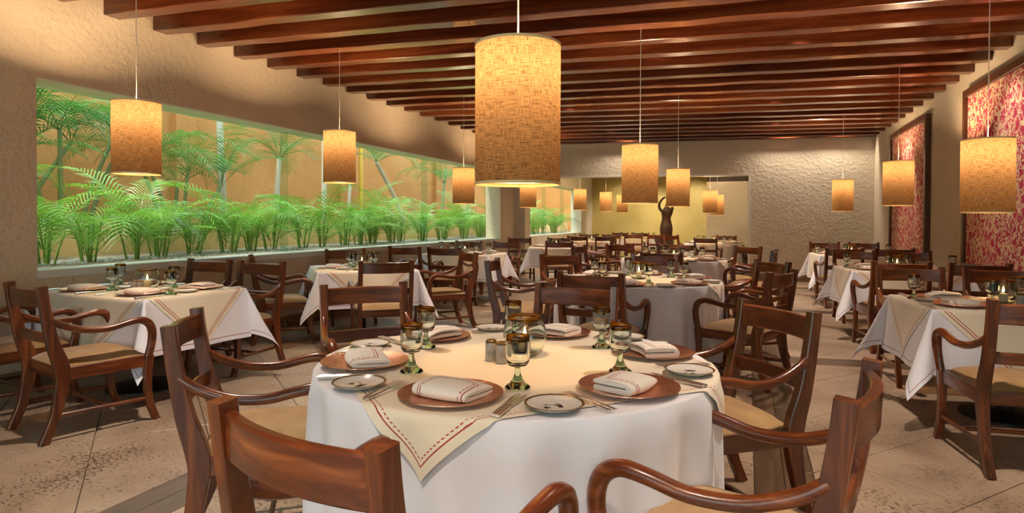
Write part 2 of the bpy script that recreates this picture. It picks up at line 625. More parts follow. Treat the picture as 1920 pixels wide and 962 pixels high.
struct('terrace', g.mesh('terrace', M['stucco_white'], False), 'pale terrace outside the added window behind the viewer')

# ceiling boards and beams
g = quadbox(XLo, XR + 0.3, Y0 - 0.3, 15.6, ZC, ZC + 0.2)
ceil = struct('ceiling', g.mesh('ceiling', M['ceil_wood'], False))
def beam_mesh(seed):
    rr = random.Random(seed)
    g = G()
    L = XR - XL
    n = 26
    pts, sec = [], []
    for i in range(n + 1):
        pts.append((L * (i / n - 0.5), rr.uniform(-.004, .004), rr.uniform(-.003, .003)))
        sec.append((0.080 + rr.uniform(-.003, .003), 0.132 + rr.uniform(-.003, .003)))
    g.sweep(pts, sec, (0, 1, 0), 8, .007)
    return g.mesh('beam', M['beam'], True, 30)
beams = [beam_mesh(s) for s in range(5)]
for k in range(-13, 20):
    yl = 3.98 + 0.495 * k + 0.0022 * k * k * (1 if k > 0 else 0) + 0.08
    yr = yl + (0.45 + 0.055 * max(k, 0) if k < 13 else 1.18)
    if yr > yb(XR) - 0.02 or yl > yb(XL) - 0.02:
        yr = min(yr, yb(XR) - 0.10); yl = min(yl, yb(XL) - 0.10)
    if yl < Y0 + 0.3:
        continue
    o = link('beam', beams[k % 5], ceil, (0.5 * (XL + XR), 0.5 * (yl + yr), ZB + 0.13), math.atan2(yr - yl, XR - XL))
    o.scale = (math.hypot(XR - XL, yr - yl) / (XR - XL), 1, 1)

# ------------------------------------------------------------------ floor
g = quadbox(XLo, XR + 0.3, Y0 - 0.3, 24.5, -0.12, -0.012)
floor = struct('floor', g.mesh('floor', M['grout'], False))
def clip(poly, a, b):
    """keep the part of poly to the left of a->b"""
    out = []
    n = len(poly)
    def sd(p): return (b[0] - a[0]) * (p[1] - a[1]) - (b[1] - a[1]) * (p[0] - a[0])
    for i in range(n):
        p, q = poly[i], poly[(i + 1) % n]
        sp_, sq_ = sd(p), sd(q)
        if sp_ >= 0: out.append(p)
        if (sp_ >= 0) != (sq_ >= 0):
            t = sp_ / (sp_ - sq_)
            out.append((p[0] + (q[0] - p[0]) * t, p[1] + (q[1] - p[1]) * t))
    return out
def area(p):
    return 0.5 * abs(sum(p[i][0] * p[(i + 1) % len(p)][1] - p[(i + 1) % len(p)][0] * p[i][1] for i in range(len(p))))
XB = [(-2.72, -2.42), (0.04, 0.33)]                       # long plank bands
YBANDS = [(-0.75, -0.43), (2.82, 3.14), (6.36, 6.68), (9.9, 10.22), (13.4, 13.72)]   # cross bands, y at x = 0
xs = [XL + 0.05, XB[0][0], XB[0][1], XB[1][0], XB[1][1], XR]
cellx = [(xs[0], xs[1]), (xs[2], xs[3]), (xs[4], xs[5])]
celly = [(YBANDS[i][1], YBANDS[i + 1][0]) for i in range(len(YBANDS) - 1)] + [(YBANDS[-1][1], 24.0), (Y0, YBANDS[0][0])]
T = 0.60
pieces = []
e1 = Vector((math.cos(R(50)), math.sin(R(50))))
e2 = Vector((-e1.y, e1.x))
for (cx0, cx1) in cellx:
    for (cy0, cy1) in (celly if cx0 > -3 else [(Y0 + .5, 24.0)]):
        cell = [(cx0 + .002, cy0 + SK * cx0 + .002), (cx1 - .002, cy0 + SK * cx1 + .002), (cx1 - .002, cy1 + SK * cx1 - .002), (cx0 + .002, cy1 + SK * cx0 - .002)]
        for i in range(-30, 48):
            for j in range(-30, 48):
                c = e1 * (i * T) + e2 * (j * T)
                if not (cx0 - .5 < c.x < cx1 + .5 and cy0 + SK * c.x - .6 < c.y < cy1 + SK * c.x + .6):
                    continue
                h = T / 2 - 0.0022
                poly = [tuple(c + e1 * (sx * h) + e2 * (sy * h)) for sx, sy in ((-1, -1), (1, -1), (1, 1), (-1, 1))]
                for q in range(4):
                    poly = clip(poly, cell[q], cell[(q + 1) % 4])
                    if len(poly) < 3: break
                if len(poly) >= 3 and area(poly) > 0.004:
                    pieces.append(poly)
def vis(poly):
    cx = sum(p[0] for p in poly) / len(poly); cy = sum(p[1] for p in poly) / len(poly)
    q = proj((cx, cy, 0))
    if q is None or not (-120 < q[0] < 2040 and q[1] < 1080):
        return 1e6 + cy
    return q[2] / (0.3 + area(poly))
pieces.sort(key=vis)
def prism_bevel(g, poly, z0, z1, b=0.003):
    cx = sum(p[0] for p in poly) / len(poly); cy = sum(p[1] for p in poly) / len(poly)
    n = len(poly)
    ins = []
    for x, y in poly:
        d = math.hypot(cx - x, cy - y) or 1
        ins.append((x + (cx - x) / d * b, y + (cy - y) / d * b))
    g.add([(x, y, z0) for x, y in poly] + [(x, y, z1 - b * .6) for x, y in poly] + [(x, y, z1) for x, y in ins],
          [(i, (i + 1) % n, n + (i + 1) % n, n + i) for i in range(n)] +
          [(n + i, n + (i + 1) % n, 2 * n + (i + 1) % n, 2 * n + i) for i in range(n)] + [tuple(range(2 * n, 3 * n))])
for poly in pieces[:300]:
    cx = sum(p[0] for p in poly) / len(poly); cy = sum(p[1] for p in poly) / len(poly)
    g = G(); prism_bevel(g, [(x - cx, y - cy) for x, y in poly], -0.012, 0.0)
    link('floor_tile', g.mesh('floor_tile', M['tile'], False), floor, (cx, cy, random.uniform(-.0006, 0)))
g = G()
for poly in pieces[300:]:
    prism_bevel(g, poly, -0.012, 0.0)
o = link('small_floor_tiles', g.mesh('small_floor_tiles', M['tile'], False), floor); o['kind'] = 'stuff'
# plank bands
def plank(cx, cy, L, w, ang):
    g = G().box((0, 0, 0), (w - .003, L - .003, 0.012), 0.0015, 0, 1)
    link('floor_plank', g.mesh('floor_plank', M['plank'], False), floor, (cx, cy, -0.0065), ang)
for (x0, x1) in XB:
    w = (x1 - x0) / 2
    for s in range(2):
        y = -0.4 + s * 0.45
        while y < 15:
            plank(x0 + w * (s + .5), y + 0.6, 1.2, w, 0)
            y += 1.2
ang = math.atan2(SK, 1)
for (y0, y1) in YBANDS[1:]:
    w = (y1 - y0) / 2
    for (x0, x1) in cellx[1:]:
        n = max(2, round((x1 - x0) / 1.2))
        L = (x1 - x0) / n
        for s in range(2):
            for i in range(n):
                cx = x0 + L * (i + .5)
                plank(cx, y0 + w * (s + .5) + SK * cx, L / math.cos(ang) - .003, w * math.cos(ang), ang - PI / 2)

# ------------------------------------------------------------------ room beyond the opening
BY = 22.6
g = quadbox(XLo, 3.0, 15.5, BY, 2.95, 3.15)
struct('ceiling_annex', g.mesh('ceiling_annex', M['soffit'], False))
g = quadbox(XLo, 3.0, BY, BY + 0.3, -0.1, 3.2)
struct('wall_annex_back', g.mesh('wall_annex_back', M['olive'], False))
g = G()
g.prism([(XLo, 15.6), (XL, 15.6), (XL, 21.0), (XLo, 21.0)], -0.1, ZS)
g.prism([(XLo, 15.6), (XL, 15.6), (XL, 21.0), (XLo, 21.0)], 2.32, 3.1)
g.prism([(XLo, 21.0), (XL, 21.0), (XL, BY), (XLo, BY)], -0.1, 3.1)
struct('wall_annex_left', g.mesh('wall_annex_left', M['stucco_white'], False))
g = quadbox(-1.12, 3.0, 19.0, 19.25, -0.1, 2.43)
struct('wall_annex_panel', g.mesh('wall_annex_panel', M['stucco_white'], False), 'white stucco partition standing in the far room')
g = quadbox(-1.12, 3.0, 19.02, 19.23, 2.43, 2.95)  # plain dark strip filling between partition and ceiling
struct('trim_4', g.mesh('dark_strip', M['dark_gap'], False), 'dark strip above the white partition')
g = quadbox(3.0, 3.3, 15.5, BY, -0.1, 3.1)
struct('wall_annex_right', g.mesh('wall_annex_right', M['olive'], False))

# ------------------------------------------------------------------ window panes
def window(name, y0, y1, cuts, z0, z1, x):
    w = link(name, None); w['kind'] = 'structure'; w['label'] = 'frameless glass window onto the palm garden'
    ys = [y0] + cuts + [y1]
    for a, b in zip(ys[:-1], ys[1:]):
        g = G().box((x, (a + b) / 2, (z0 + z1) / 2), (0.012, b - a - 0.006, z1 - z0))
        link('pane', g.mesh('pane', M['pane'], False), w)
    for c in cuts:
        g = G().box((x - 0.068, c, (z0 + z1) / 2), (0.12, 0.016, z1 - z0), 0.002, 0, 1)
        link('glass_fin', g.mesh('glass_fin', M['pane_edge'], False), w)
window('window_1', WIN0, WIN1, [6.60, 10.35], ZS, ZH - .012, XL - 0.20)
w3 = link('fill_window', None); w3['kind'] = 'structure'; w3['label'] = 'wide window added behind the viewer for soft front light'  # added window, never in view: cool sky fill from behind the viewer
for i in range(4):
    xa = -4.6 + 6.5 / 4 * i
    g = G().box((xa + 6.5 / 8, Y0 - 0.15, 1.6), (6.5 / 4 - .01, 0.012, 2.3))
    link('pane', g.mesh('pane', M['pane'], False), w3)
window('window_2', 15.62, 21.0, [17.6, 19.5], ZS, 2.32, XL - 0.20)

# ------------------------------------------------------------------ garden court
GZ = 0.87
g = quadbox(-9.8, XLo, -1.0, 27, GZ - 0.3, GZ)
struct('garden_ground', g.mesh('garden_ground', M['soil'], False))
g = quadbox(-9.8, -9.5, -1.0, 27, 0.4, 4.6)
gw = struct('garden_wall', g.mesh('garden_wall', M['ochre'], False))
g = quadbox(-9.8, XLo, 27, 27.3, 0.4, 4.4)
struct('garden_wall_end', g.mesh('garden_wall_end', M['ochre'], False))
g = quadbox(-9.8, XLo, -1.3, -1.0, 0.4, 4.4)
struct('garden_wall_near', g.mesh('garden_wall_near', M['ochre'], False))
g = quadbox(-7.6, -7.4, -1.0, 27, 0.5, 1.26)
struct('garden_retaining_wall', g.mesh('garden_retaining_wall', M['ochre_pale'], False))
g = quadbox(-9.5, -7.6, -1.0, 27, 0.5, 1.16)
struct('garden_bed', g.mesh('garden_bed', M['soil'], False))
g = quadbox(XLo - 0.07, XLo, -1.0, 27, 0.5, GZ + 0.025)
struct('garden_kerb', g.mesh('garden_kerb', M['plinth'], False))
# pilasters on the ochre wall
for y in (8.6, 13.4, 18.5, 23.5):
    g = quadbox(-9.5, -9.38, y - .22, y + .22, 0.4, 4.4)
    link('pilaster', g.mesh('pilaster', M['ochre'], False), gw)
g = G().lathe([(0.05, 1.16), (0.05, 4.3)], 12, (-9.3, 13.9, 0))
tag(link('drain_pipe', g.mesh('drain_pipe', M['yellow'])), 'yellow painted pipe standing against the ochre garden wall', 'pipe')
# pebbles: nobody could count them
g = G()
rr = random.Random(3)
for i in range(5200):
    y = rr.uniform(3.0, 21.0); x = rr.uniform(-6.75, XLo - 0.09)
    s = rr.uniform(0.014, 0.03); a = rr.uniform(0, 6.28)
    ca, sa = math.cos(a) * s, math.sin(a) * s
    b = 0.75
    g.add([(x + ca, y + sa, GZ + .003), (x - sa * b, y + ca * b, GZ + .003), (x - ca, y - sa, GZ + .003), (x + sa * b, y - ca * b, GZ + .003), (x, y, GZ + s * .75)],
          [(0, 1, 4), (1, 2, 4), (2, 3, 4), (3, 0, 4)])
o = link('garden_pebbles', g.mesh('garden_pebbles', M['pebble'], True, 80))
tag(o, 'grey pebbles covering the bed outside the window', 'pebbles', None, 'stuff')

# palm fronds
def frond_mesh(L, a0, a1, n, leafL, seed, mat, w0=.008):
    rr = random.Random(seed)
    g = G()
    pts = [Vector((0, 0, 0))]
    for i in range(n):
        t = (i + .5) / n
        a = R(a0 + (a1 - a0) * t ** 1.4)
        pts.append(pts[-1] + Vector((math.cos(a), 0, math.sin(a))) * (L / n))
    g.sweep(pts, [(0.007 * (1 - .85 * i / n), 0.006 * (1 - .85 * i / n)) for i in range(n + 1)], (0, 1, 0), 4)
    st = int(n * .22)
    for i in range(st, n + 1):
        t = (i - st) / (n - st)
        p = pts[i]
        d = (pts[i] - pts[i - 1]).normalized()
        up = Vector((-d.z, 0, d.x))
        ll = leafL * (0.35 + 0.65 * math.sin(PI * min(1, 0.12 + t * 0.80)) ** 0.8) * rr.uniform(.85, 1.12)
        for s_ in (-1, 1):
            dr = (d * (0.55 + .5 * t) + Vector((0, s_ * 0.85, 0)) + up * 0.22).normalized()
            m = p + dr * ll * 0.5
            e = p + dr * ll * 0.98 + Vector((0, 0, -rr.uniform(.16, .34) * ll))
            wv = d * w0
            g.add([p - wv * .6, p + wv * .6, m + wv, m - wv, e], [(0, 1, 2, 3), (3, 2, 4)])
    return g.mesh('frond', mat, True, 70)
def fr_set(mat, L, leafL, n0):
    return [frond_mesh(L * q, a0, a1, 25, leafL, n0 + i, mat, .010) for i, (q, a0, a1) in enumerate(((1, 80, 20), (.9, 76, -5), (1.08, 82, -20), (.75, 70, 10), (.98, 74, -40)))]
FA = fr_set(M['leaf'], 1.25, 0.40, 10)
FT = fr_set(M['leaf2'], 1.6, 0.44, 30)
FB = fr_set(M['leaf2'], 1.15, 0.34, 50)
def stem_mesh(seed):
    rr = random.Random(seed)
    g = G()
    for i in range(7):
        a = rr.uniform(0, 6.28); r = rr.uniform(.02, .09)
        x, y = r * math.cos(a), r * math.sin(a)
        h = rr.uniform(.3, .55)
        g.sweep([(x, y, 0), (x * 1.5, y * 1.5, h * .5), (x * 2.2, y * 2.2, h)], [(.012, .012), (.010, .010), (.007, .007)], (1, 0, 0), 5)
    return g.mesh('stem_cluster', M['stem'])
STM = [stem_mesh(s) for s in range(3)]
ORD = ['first', 'second', 'third', 'fourth', 'fifth', 'sixth', 'seventh', 'eighth', 'ninth', 'tenth', 'eleventh', 'twelfth', 'thirteenth',
       'fourteenth', 'fifteenth', 'sixteenth', 'seventeenth', 'eighteenth', 'nineteenth', 'twentieth', 'twenty-first', 'twenty-second',
       'twenty-third', 'twenty-fourth', 'twenty-fifth', 'twenty-sixth', 'twenty-seventh', 'twenty-eighth', 'twenty-ninth', 'thirtieth', 'thirty-first', 'thirty-second', 'thirty-third', 'thirty-fourth', 'thirty-fifth', 'thirty-sixth', 'thirty-seventh', 'thirty-eighth']
rr = random.Random(21)
y = 3.75; idx = 0
while y < 21.8:
    if True:
        t = empty('areca_palm', (rr.uniform(-6.55, -6.2), y, GZ), rr.uniform(0, 6.28))
        if y < 15:
            NMAIN = idx + 1
            lab = 'feathery green areca palm behind the long window, %s from the left' % ORD[idx]
        else:
            lab = 'feathery green areca palm behind the far window, %s of that row' % ORD[idx - NMAIN]
        tag(t, lab, 'palm', 'areca palms in the pebble bed')
        link('stem_cluster', STM[idx % 3], t)
        n = 13 if y < 11 else 9
        for i in range(n):
            a = 2 * PI * i / n * 1.618 + rr.uniform(-.3, .3)
            sc = rr.uniform(.6, 1.0) if i % 4 else rr.uniform(.35, .55)
            tilt = rr.uniform(-0.12, 0.45)
            link('frond', FA[rr.randrange(5)], t, (0.03 * math.cos(a), 0.03 * math.sin(a), rr.uniform(.0, .2)), rot=(0, tilt, a), scale=(sc, sc, sc))
        idx += 1
    y += rr.uniform(.40, .56)

def palm_tree(y, x, h, lean, r0, label, mat, fronds, n, sc, stems=1, zs=1.16):
    t = empty('palm_tree', (x, y, zs))
    tag(t, label, 'palm tree', 'taller palms in front of the ochre wall')
    rr = random.Random(int(y * 100))
    for k in range(stems):
        ox, oy = (0, 0) if stems == 1 else (rr.uniform(-.18, .18), rr.uniform(-.35, .35))
        ly = lean + (0 if stems == 1 else oy * 1.6)
        hh = h * (1 if k == 0 else rr.uniform(.6, 1.0))
        pts = spline([(ox, oy, 0), (ox, oy + ly * .35, hh * .45), (ox, oy + ly, hh)], 5)
        g = G().sweep(pts, [(r0 * (1.15 - .35 * i / 10),) * 2 for i in range(len(pts))], (1, 0, 0), 10)
        link('trunk', g.mesh('trunk', mat), t)
        m = max(5, n // stems)
        for i in range(m):
            a = 2 * PI * i / m + rr.uniform(-.3, .3)
            s = sc * rr.uniform(.8, 1.1)
            link('frond', fronds[rr.randrange(5)], t, (ox, oy + ly, hh - .02), rot=(0, rr.uniform(.0, .9), a), scale=(s, s, s))
palm_tree(4.75, -8.1, 1.25, 0.1, .028, 'slender multi-stemmed palm clump at the left end of the window', M['trunk_green'], FB, 42, 1.0, 6)
palm_tree(5.7, -8.3, 1.5, 0.2, .03, 'leaning multi-stemmed palm left of the nearest window lamp', M['trunk_green'], FB, 34, 1.0, 5)
palm_tree(7.2, -8.0, 0.95, 0.0, .03, 'dense bushy palm just right of the nearest window lamp', M['trunk_green'], FT, 44, .8, 5)
palm_tree(8.35, -8.3, 2.2, -0.1, .06, 'pale single-trunk palm with bare straight stem beside the bushy palm', M['trunk'], FB, 9, 1)
palm_tree(9.5, -8.2, 1.3, 0.1, .05, 'blue-green palm with low crown left of the first glass fin', M['trunk'], FT, 16, .8)
palm_tree(11.2, -8.4, 2.5, 0.0, .055, 'pale palm trunk partly hidden behind the second window lamp', M['trunk'], FB, 9, 1)
palm_tree(11.75, -8.2, 2.3, 0.35, .035, 'thin leaning palm just right of the second window lamp', M['trunk'], FB, 8, .9)
palm_tree(14.2, -8.2, 1.5, -1.3, .055, 'pale strongly leaning palm trunk before the yellow pipe', M['trunk'], FB, 10, 1)
palm_tree(15.9, -7.95, 1.6, 0.1, .04, 'green palm with full crown behind the right end of the long window', M['trunk_green'], FT, 18, .85, 2)
palm_tree(17.6, -8.0, 1.6, 0.1, .04, 'green palm seen beyond the third window lamp', M['trunk_green'], FT, 16, .85, 2)
palm_tree(23.2, -8.0, 2.6, 0.1, .10, 'thick-trunked palm outside the far room window', M['trunk'], FB, 10, 1)

# ------------------------------------------------------------------ furniture prototypes
def chair_parts():
    P = []
    # rear leg and back post in one sweep, per side
    prof = spline([(-.325, 0, .024, .020), (-.262, .16, .026, .020), (-.225, .36, .038, .021), (-.235, .46, .040, .021), (-.272, .58, .033, .021),
                   (-.300, .72, .028, .021), (-.318, .84, .026, .021), (-.328, .925, .026, .022)], 4)
    for s in (-1, 1):
        g = G()
        g.sweep([(s * .245, y, z) for y, z, d, w in prof], [(w, d) for y, z, d, w in prof], (1, 0, 0), 12, True)
        P.append(('back_post', g.mesh('back_post', M['wood_z'], True, 35)))
    def rail(z0, z1, ymid, bow, th, nm):
        g = G()
        n = 12
        lo, hi = [], []
        vs, fs = [], []
        for i in range(n + 1):
            x = -.23 + .46 * i / n
            u = 1 - (x / .23) ** 2
            y = ymid - bow * u
            b = .006
            vs += [(x, y + th, z0 + b), (x, y + th - b, z0), (x, y - th + b, z0), (x, y - th, z0 + b), (x, y - th - .004, z1 - b), (x, y - th - .002 + b, z1), (x, y + th - b, z1), (x, y + th, z1 - b)]
        for i in range(n):
            for k in range(8):
                k2 = (k + 1) % 8
                fs.append((i * 8 + k, i * 8 + k2, (i + 1) * 8 + k2, (i + 1) * 8 + k))
        fs.append(tuple(range(8))); fs.append(tuple(n * 8 + k for k in range(8)))
        g.add(vs, fs)
        return (nm, g.mesh(nm, M['wood_x'], True, 35))
    P.append(rail(.797, .902, -.316, .040, .013, 'top_rail'))
    P.append(rail(.585, .648, -.279, .026, .011, 'middle_rail'))
    # arms
    arm = spline([(.250, -.300, .735, .016, .020), (.258, -.235, .690, .019, .021), (.274, -.120, .648, .021, .021), (.286, .010, .640, .023, .021), (.292, .120, .662, .025, .022),
                  (.292, .195, .668, .027, .024), (.290, .248, .640, .027, .027), (.284, .272, .580, .026, .027), (.276, .270, .500, .024, .026), (.268, .255, .425, .023, .026)], 4)
    for s in (-1, 1):
        g = G().sweep([(s * a[0], a[1], a[2]) for a in arm], [(a[3], a[4]) for a in arm], (1, 0, 0), 10)
        P.append(('arm', g.mesh('arm', M['wood_y'], True, 60)))
    # front legs
    fl = spline([(.262, .262, .43, .022, .026), (.262, .250, .28, .020, .023), (.262, .262, .13, .019, .021), (.264, .305, 0, .018, .020)], 4)
    for s in (-1, 1):
        g = G().sweep([(s * a[0], a[1], a[2]) for a in fl], [(a[3], a[4]) for a in fl], (1, 0, 0), 12, True)
        P.append(('front_leg', g.mesh('front_leg', M['wood_z'], True, 35)))
    g = G().box((0, .250, .395), (.49, .026, .075), .004); P.append(('front_apron', g.mesh('front_apron', M['wood_x'], True, 35)))
    g = G().box((0, -.222, .395), (.46, .026, .075), .004); P.append(('rear_apron', g.mesh('rear_apron', M['wood_x'], True, 35)))
    for s in (-1, 1):
        g = G().sweep([(s * .247, -.22, .395), (s * .258, .25, .395)], [(.013, .0375)] * 2, (1, 0, 0), 12, True)
        P.append(('side_apron', g.mesh('side_apron', M['wood_y'], True, 35)))
        g = G().sweep([(s * .245, -.262, .155), (s * .262, .258, .150)], [(.011, .013)] * 2, (1, 0, 0), 8)
        P.append(('side_stretcher', g.mesh('side_stretcher', M['wood_y'])))
    g = G().sweep([(-.252, .02, .153), (.252, .02, .153)], [(.011, .012)] * 2, (0, 1, 0), 8)
    P.append(('cross_stretcher', g.mesh('cross_stretcher', M['wood_x'])))
    # upholstered seat: crowned cushion
    g = G()
    n = 12
    vs, fs = [], []
    for j in range(n + 1):
        for i in range(n + 1):
            u, v = i / n * 2 - 1, j / n * 2 - 1
            hw = .236 + .012 * (v * .5 + .5)
            e = max(abs(u), abs(v))
            z = .432 + .052 * (1 - abs(u) ** 4) ** .5 * (1 - abs(v) ** 4) ** .5
            vs.append((u * hw, .012 + v * .236, z))
    for j in range(n):
        for i in range(n):
            a = j * (n + 1) + i
            fs.append((a, a + 1, a + n + 2, a + n + 1))
    fs.append(tuple([i for i in range(n + 1)] + [(j + 1) * (n + 1) + n for j in range(n)] + [n * (n + 1) + n - 1 - i for i in range(n)] + [(n - 1 - j) * (n + 1) for j in range(n - 1)]))
    g.add(vs, fs)
    me = g.mesh('seat_cushion', M['seat'], True, 75)
    P.append(('seat_cushion', me))
    return P
CH = chair_parts()
def chair(px, py, h, label, group):
    """px, py: middle of the back posts; h: heading in degrees (0 faces +Y)"""
    a = R(h)
    x, y = px - .325 * math.sin(a), py + .325 * math.cos(a)
    t = empty('dining_armchair', (x, y, 0), a)
    tag(t, label, 'chair', group)
    for nm, me in CH:
        p = link(nm, me, t)
        if nm == 'seat_cushion': p['label'] = 'tan upholstered seat'
    return t
def chair_at(c, ang, dist, dh, label, group):
    """seat centre at angle/distance from a table centre, facing it"""
    a = R(ang)
    sx, sy = c[0] + dist * math.cos(a), c[1] + dist * math.sin(a)
    h = ang + 90 + dh
    ha = R(h)
    return chair(sx + .325 * math.sin(ha), sy - .325 * math.cos(ha), h, label, group)

# ---- table ware
def lathe_mesh(nm, prof, seg, mat, close=False, ang=40):
    return G().lathe(prof, seg, close=close).mesh(nm, mat, True, ang)
CHARGER = lathe_mesh('charger_plate', [(0, .004), (.105, .004), (.112, .006), (.160, .016), (.165, .0175), (.166, .015), (.160, .012), (.110, .0), (0, .0)], 48, M['copper'])
BREAD = lathe_mesh('bread_plate', [(0, .006), (.056, .006), (.068, .010), (.087, .018), (.089, .017), (.072, .007), (.052, .0), (0, .0)], 40, M['ceramic'])
BREAD_RIM = lathe_mesh('painted_rim', [(.0815, .0160), (.087, .0186), (.0897, .0172), (.087, .0165)], 40, M['brown_glaze'], True)
g = G()
rr = random.Random(5)
for i in range(9):
    a = R(40 + i * 12 + rr.uniform(-5, 5)); L = rr.uniform(.02, .04)
    p = [(0.012 + t * L * math.cos(a) + t * t * .014 * (i - 4) / 4, -.022 + t * L * math.sin(a), .0066 + .00005 * i) for t in (0, .35, .7, 1)]
    g.sweep(p, [(.0008, .0003)] * 4, None, 4)
for cx, cy, s in ((-.03, .005, .006), (-.024, -.004, .005), (-.035, -.004, .004), (.008, -.020, .008), (-.012, .022, .0035)):
    g.lathe([(0, .0069), (s, .0068), (s, .0062), (0, .0062)], 7, (cx, cy, 0))
g.sweep([(-.02, .03, .0067), (-.008, .018, .0067), (.006, .004, .0067), (.01, -.02, .0067)], [(.0007, .0003)] * 4, None, 4)
BREAD_MOTIF = g.mesh('painted_motif', M['ink'])
GOB = lathe_mesh('bowl', [(.0385, .166), (.0395, .155), (.0400, .105), (.0385, .088), (.031, .076), (.012, .070), (.0085, .066), (.0, .066),
                          (.0, .077), (.020, .079), (.031, .086), (.0362, .097), (.0374, .107), (.0370, .155), (.0362, .166)], 28, M['glass'], False)
GOBRIM = lathe_mesh('amber_rim', [(.0398, .156), (.0402, .166), (.0395, .173), (.0378, .175), (.0360, .173), (.0358, .166), (.0364, .156), (.038, .1555)], 28, M['glass_amber'], True)
GOBFOOT = lathe_mesh('foot', [(0, .066), (.0095, .066), (.0095, .050), (.013, .040), (.017, .030), (.026, .016), (.040, .007), (.042, .003), (.039, 0), (0, 0)], 28, M['glass_green'])
BOWL = lathe_mesh('glass_bowl', [(.0, .0), (.052, .0), (.070, .014), (.086, .046), (.090, .080), (.085, .115), (.072, .146), (.0680, .146), (.0810, .113), (.0860, .080), (.0822, .047), (.067, .018), (.050, .005), (.0, .005)], 36, M['glass'])
BOWLRIM = lathe_mesh('amber_rim', [(.0722, .144), (.0738, .152), (.0722, .159), (.0690, .160), (.0668, .157), (.0670, .150), (.0682, .144)], 36, M['glass_amber'], True)
CANDLE = lathe_mesh('wax', [(0, 0), (.026, 0), (.0265, .058), (.025, .060), (.008, .057), (0, .057)], 16, M['wax'])
WICK = lathe_mesh('wick', [(0, .056), (.0014, .056), (.0012, .068), (0, .069)], 6, M['black'])
FLAME = lathe_mesh('flame', [(0, .066), (.005, .072), (.0068, .081), (.0048, .093), (.002, .104), (0, .110)], 10, M['flame'])
SHAKER = lathe_mesh('body', [(0, 0), (.0225, 0), (.0240, .003), (.0240, .068), (.0222, .072), (0, .072)], 20, M['ceramic_grey'])
SHAKERCAP = lathe_mesh('cap', [(0, .0715), (.0232, .0715), (.0228, .077), (.017, .083), (0, .085)], 20, M['brown_glaze'])
g = G()
for i in range(6):
    a = -PI / 2 + (i - 2.5) * .22
    r = .0242
    g.sweep([(r * math.cos(a), r * math.sin(a), .022), (r * math.cos(a + .05), r * math.sin(a + .05), .040 + .004 * (i % 3))], [(.0007, .0004)] * 2, (0, 0, 1) if False else None, 4)
for i in range(5):
    a = -PI / 2 + (i - 2) * .12
    g.box((.0242 * math.cos(a), .0242 * math.sin(a), .056), (.0016, .0016, .0012))
SHAKERART = g.mesh('painted_motif', M['ink'])

def napkin_mesh():
    # three folded layers with a rounded fold on the near side, lightly twisted
    g = G()
    uv = []
    n = 14
    prof = []
    w, t = .055, .0085
    prof = [(-w, .000), (w * .9, .000), (w + .004, .004), (w + .005, .010), (w, .0155), (-w * .8, .0165), (-w * .86, .0185), (-w * .82, .021), (w * .95, .0205), (w + .006, .024), (w + .004, .030), (w * .86, .0335), (0, .036), (-w * .8, .033),
            (-w - .004, .028), (-w - .010, .019), (-w - .009, .009), (-w - .004, .002)]
    k = len(prof)
    for i in range(n + 1):
        s = i / n * 2 - 1
        L = .085 * s
        lift = .004 * (1 - s * s)
        fl = 1 - .35 * max(0, s) ** 2
        for (x, z) in prof:
            g.v.append((L + x * .10, x + .012 * s * s, z * fl + (lift if z > .02 else 0)))
    for i in range(n):
        for q in range(k):
            q2 = (q + 1) % k
            g.f.append((i * k + q, i * k + q2, (i + 1) * k + q2, (i + 1) * k + q))
    g.f.append(tuple(range(k - 1, -1, -1)))
    g.f.append(tuple(n * k + q for q in range(k)))
    me = g.mesh('napkin', M['napkin'], True, 55)
    ul = me.uv_layers.new(name='UVMap')
    for lp in me.loops:
        c = me.vertices[lp.vertex_index].co
        ul.data[lp.index].uv = (c.x, c.y + .055)
    return me
NAPKIN = napkin_mesh()
def fork_mesh():
    g = G()
    p = spline([(0, -.095, .004, .0055, .0016), (0, -.05, .005, .0042, .0016), (0, .005, .007, .0026, .0014), (0, .035, .006, .0040, .0012), (0, .046, .0045, .0110, .0010), (0, .055, .004, .0115, .0010)], 3)
    g.sweep([q[:3] for q in p], [(q[3], q[4]) for q in p], (1, 0, 0), 8)
    for i in range(4):
        x = (i - 1.5) * .0066
        g.sweep([(x, .053, .004), (x, .075, .0045), (x * .95, .100, .008)], [(.0020, .0009), (.0019, .0009), (.0010, .0007)], (1, 0, 0), 6)
    return g.mesh('fork', M['silver'])
def knife_mesh():
    g = G()
    p = spline([(0, -.11, .004, .0062, .0036), (0, -.09, .0045, .0066, .0040), (0, -.03, .0045, .0052, .0034), (0, -.002, .0045, .0044, .0028), (0, .004, .0042, .0070, .0014), (.001, .06, .0040, .0088, .0012), (.002, .095, .0040, .0066, .0010), (.004, .112, .0040, .0016, .0008)], 3)
    g.sweep([q[:3] for q in p], [(q[3], q[4]) for q in p], (1, 0, 0), 8)
    return g.mesh('knife', M['silver'])
FORK, KNIFE = fork_mesh(), knife_mesh()

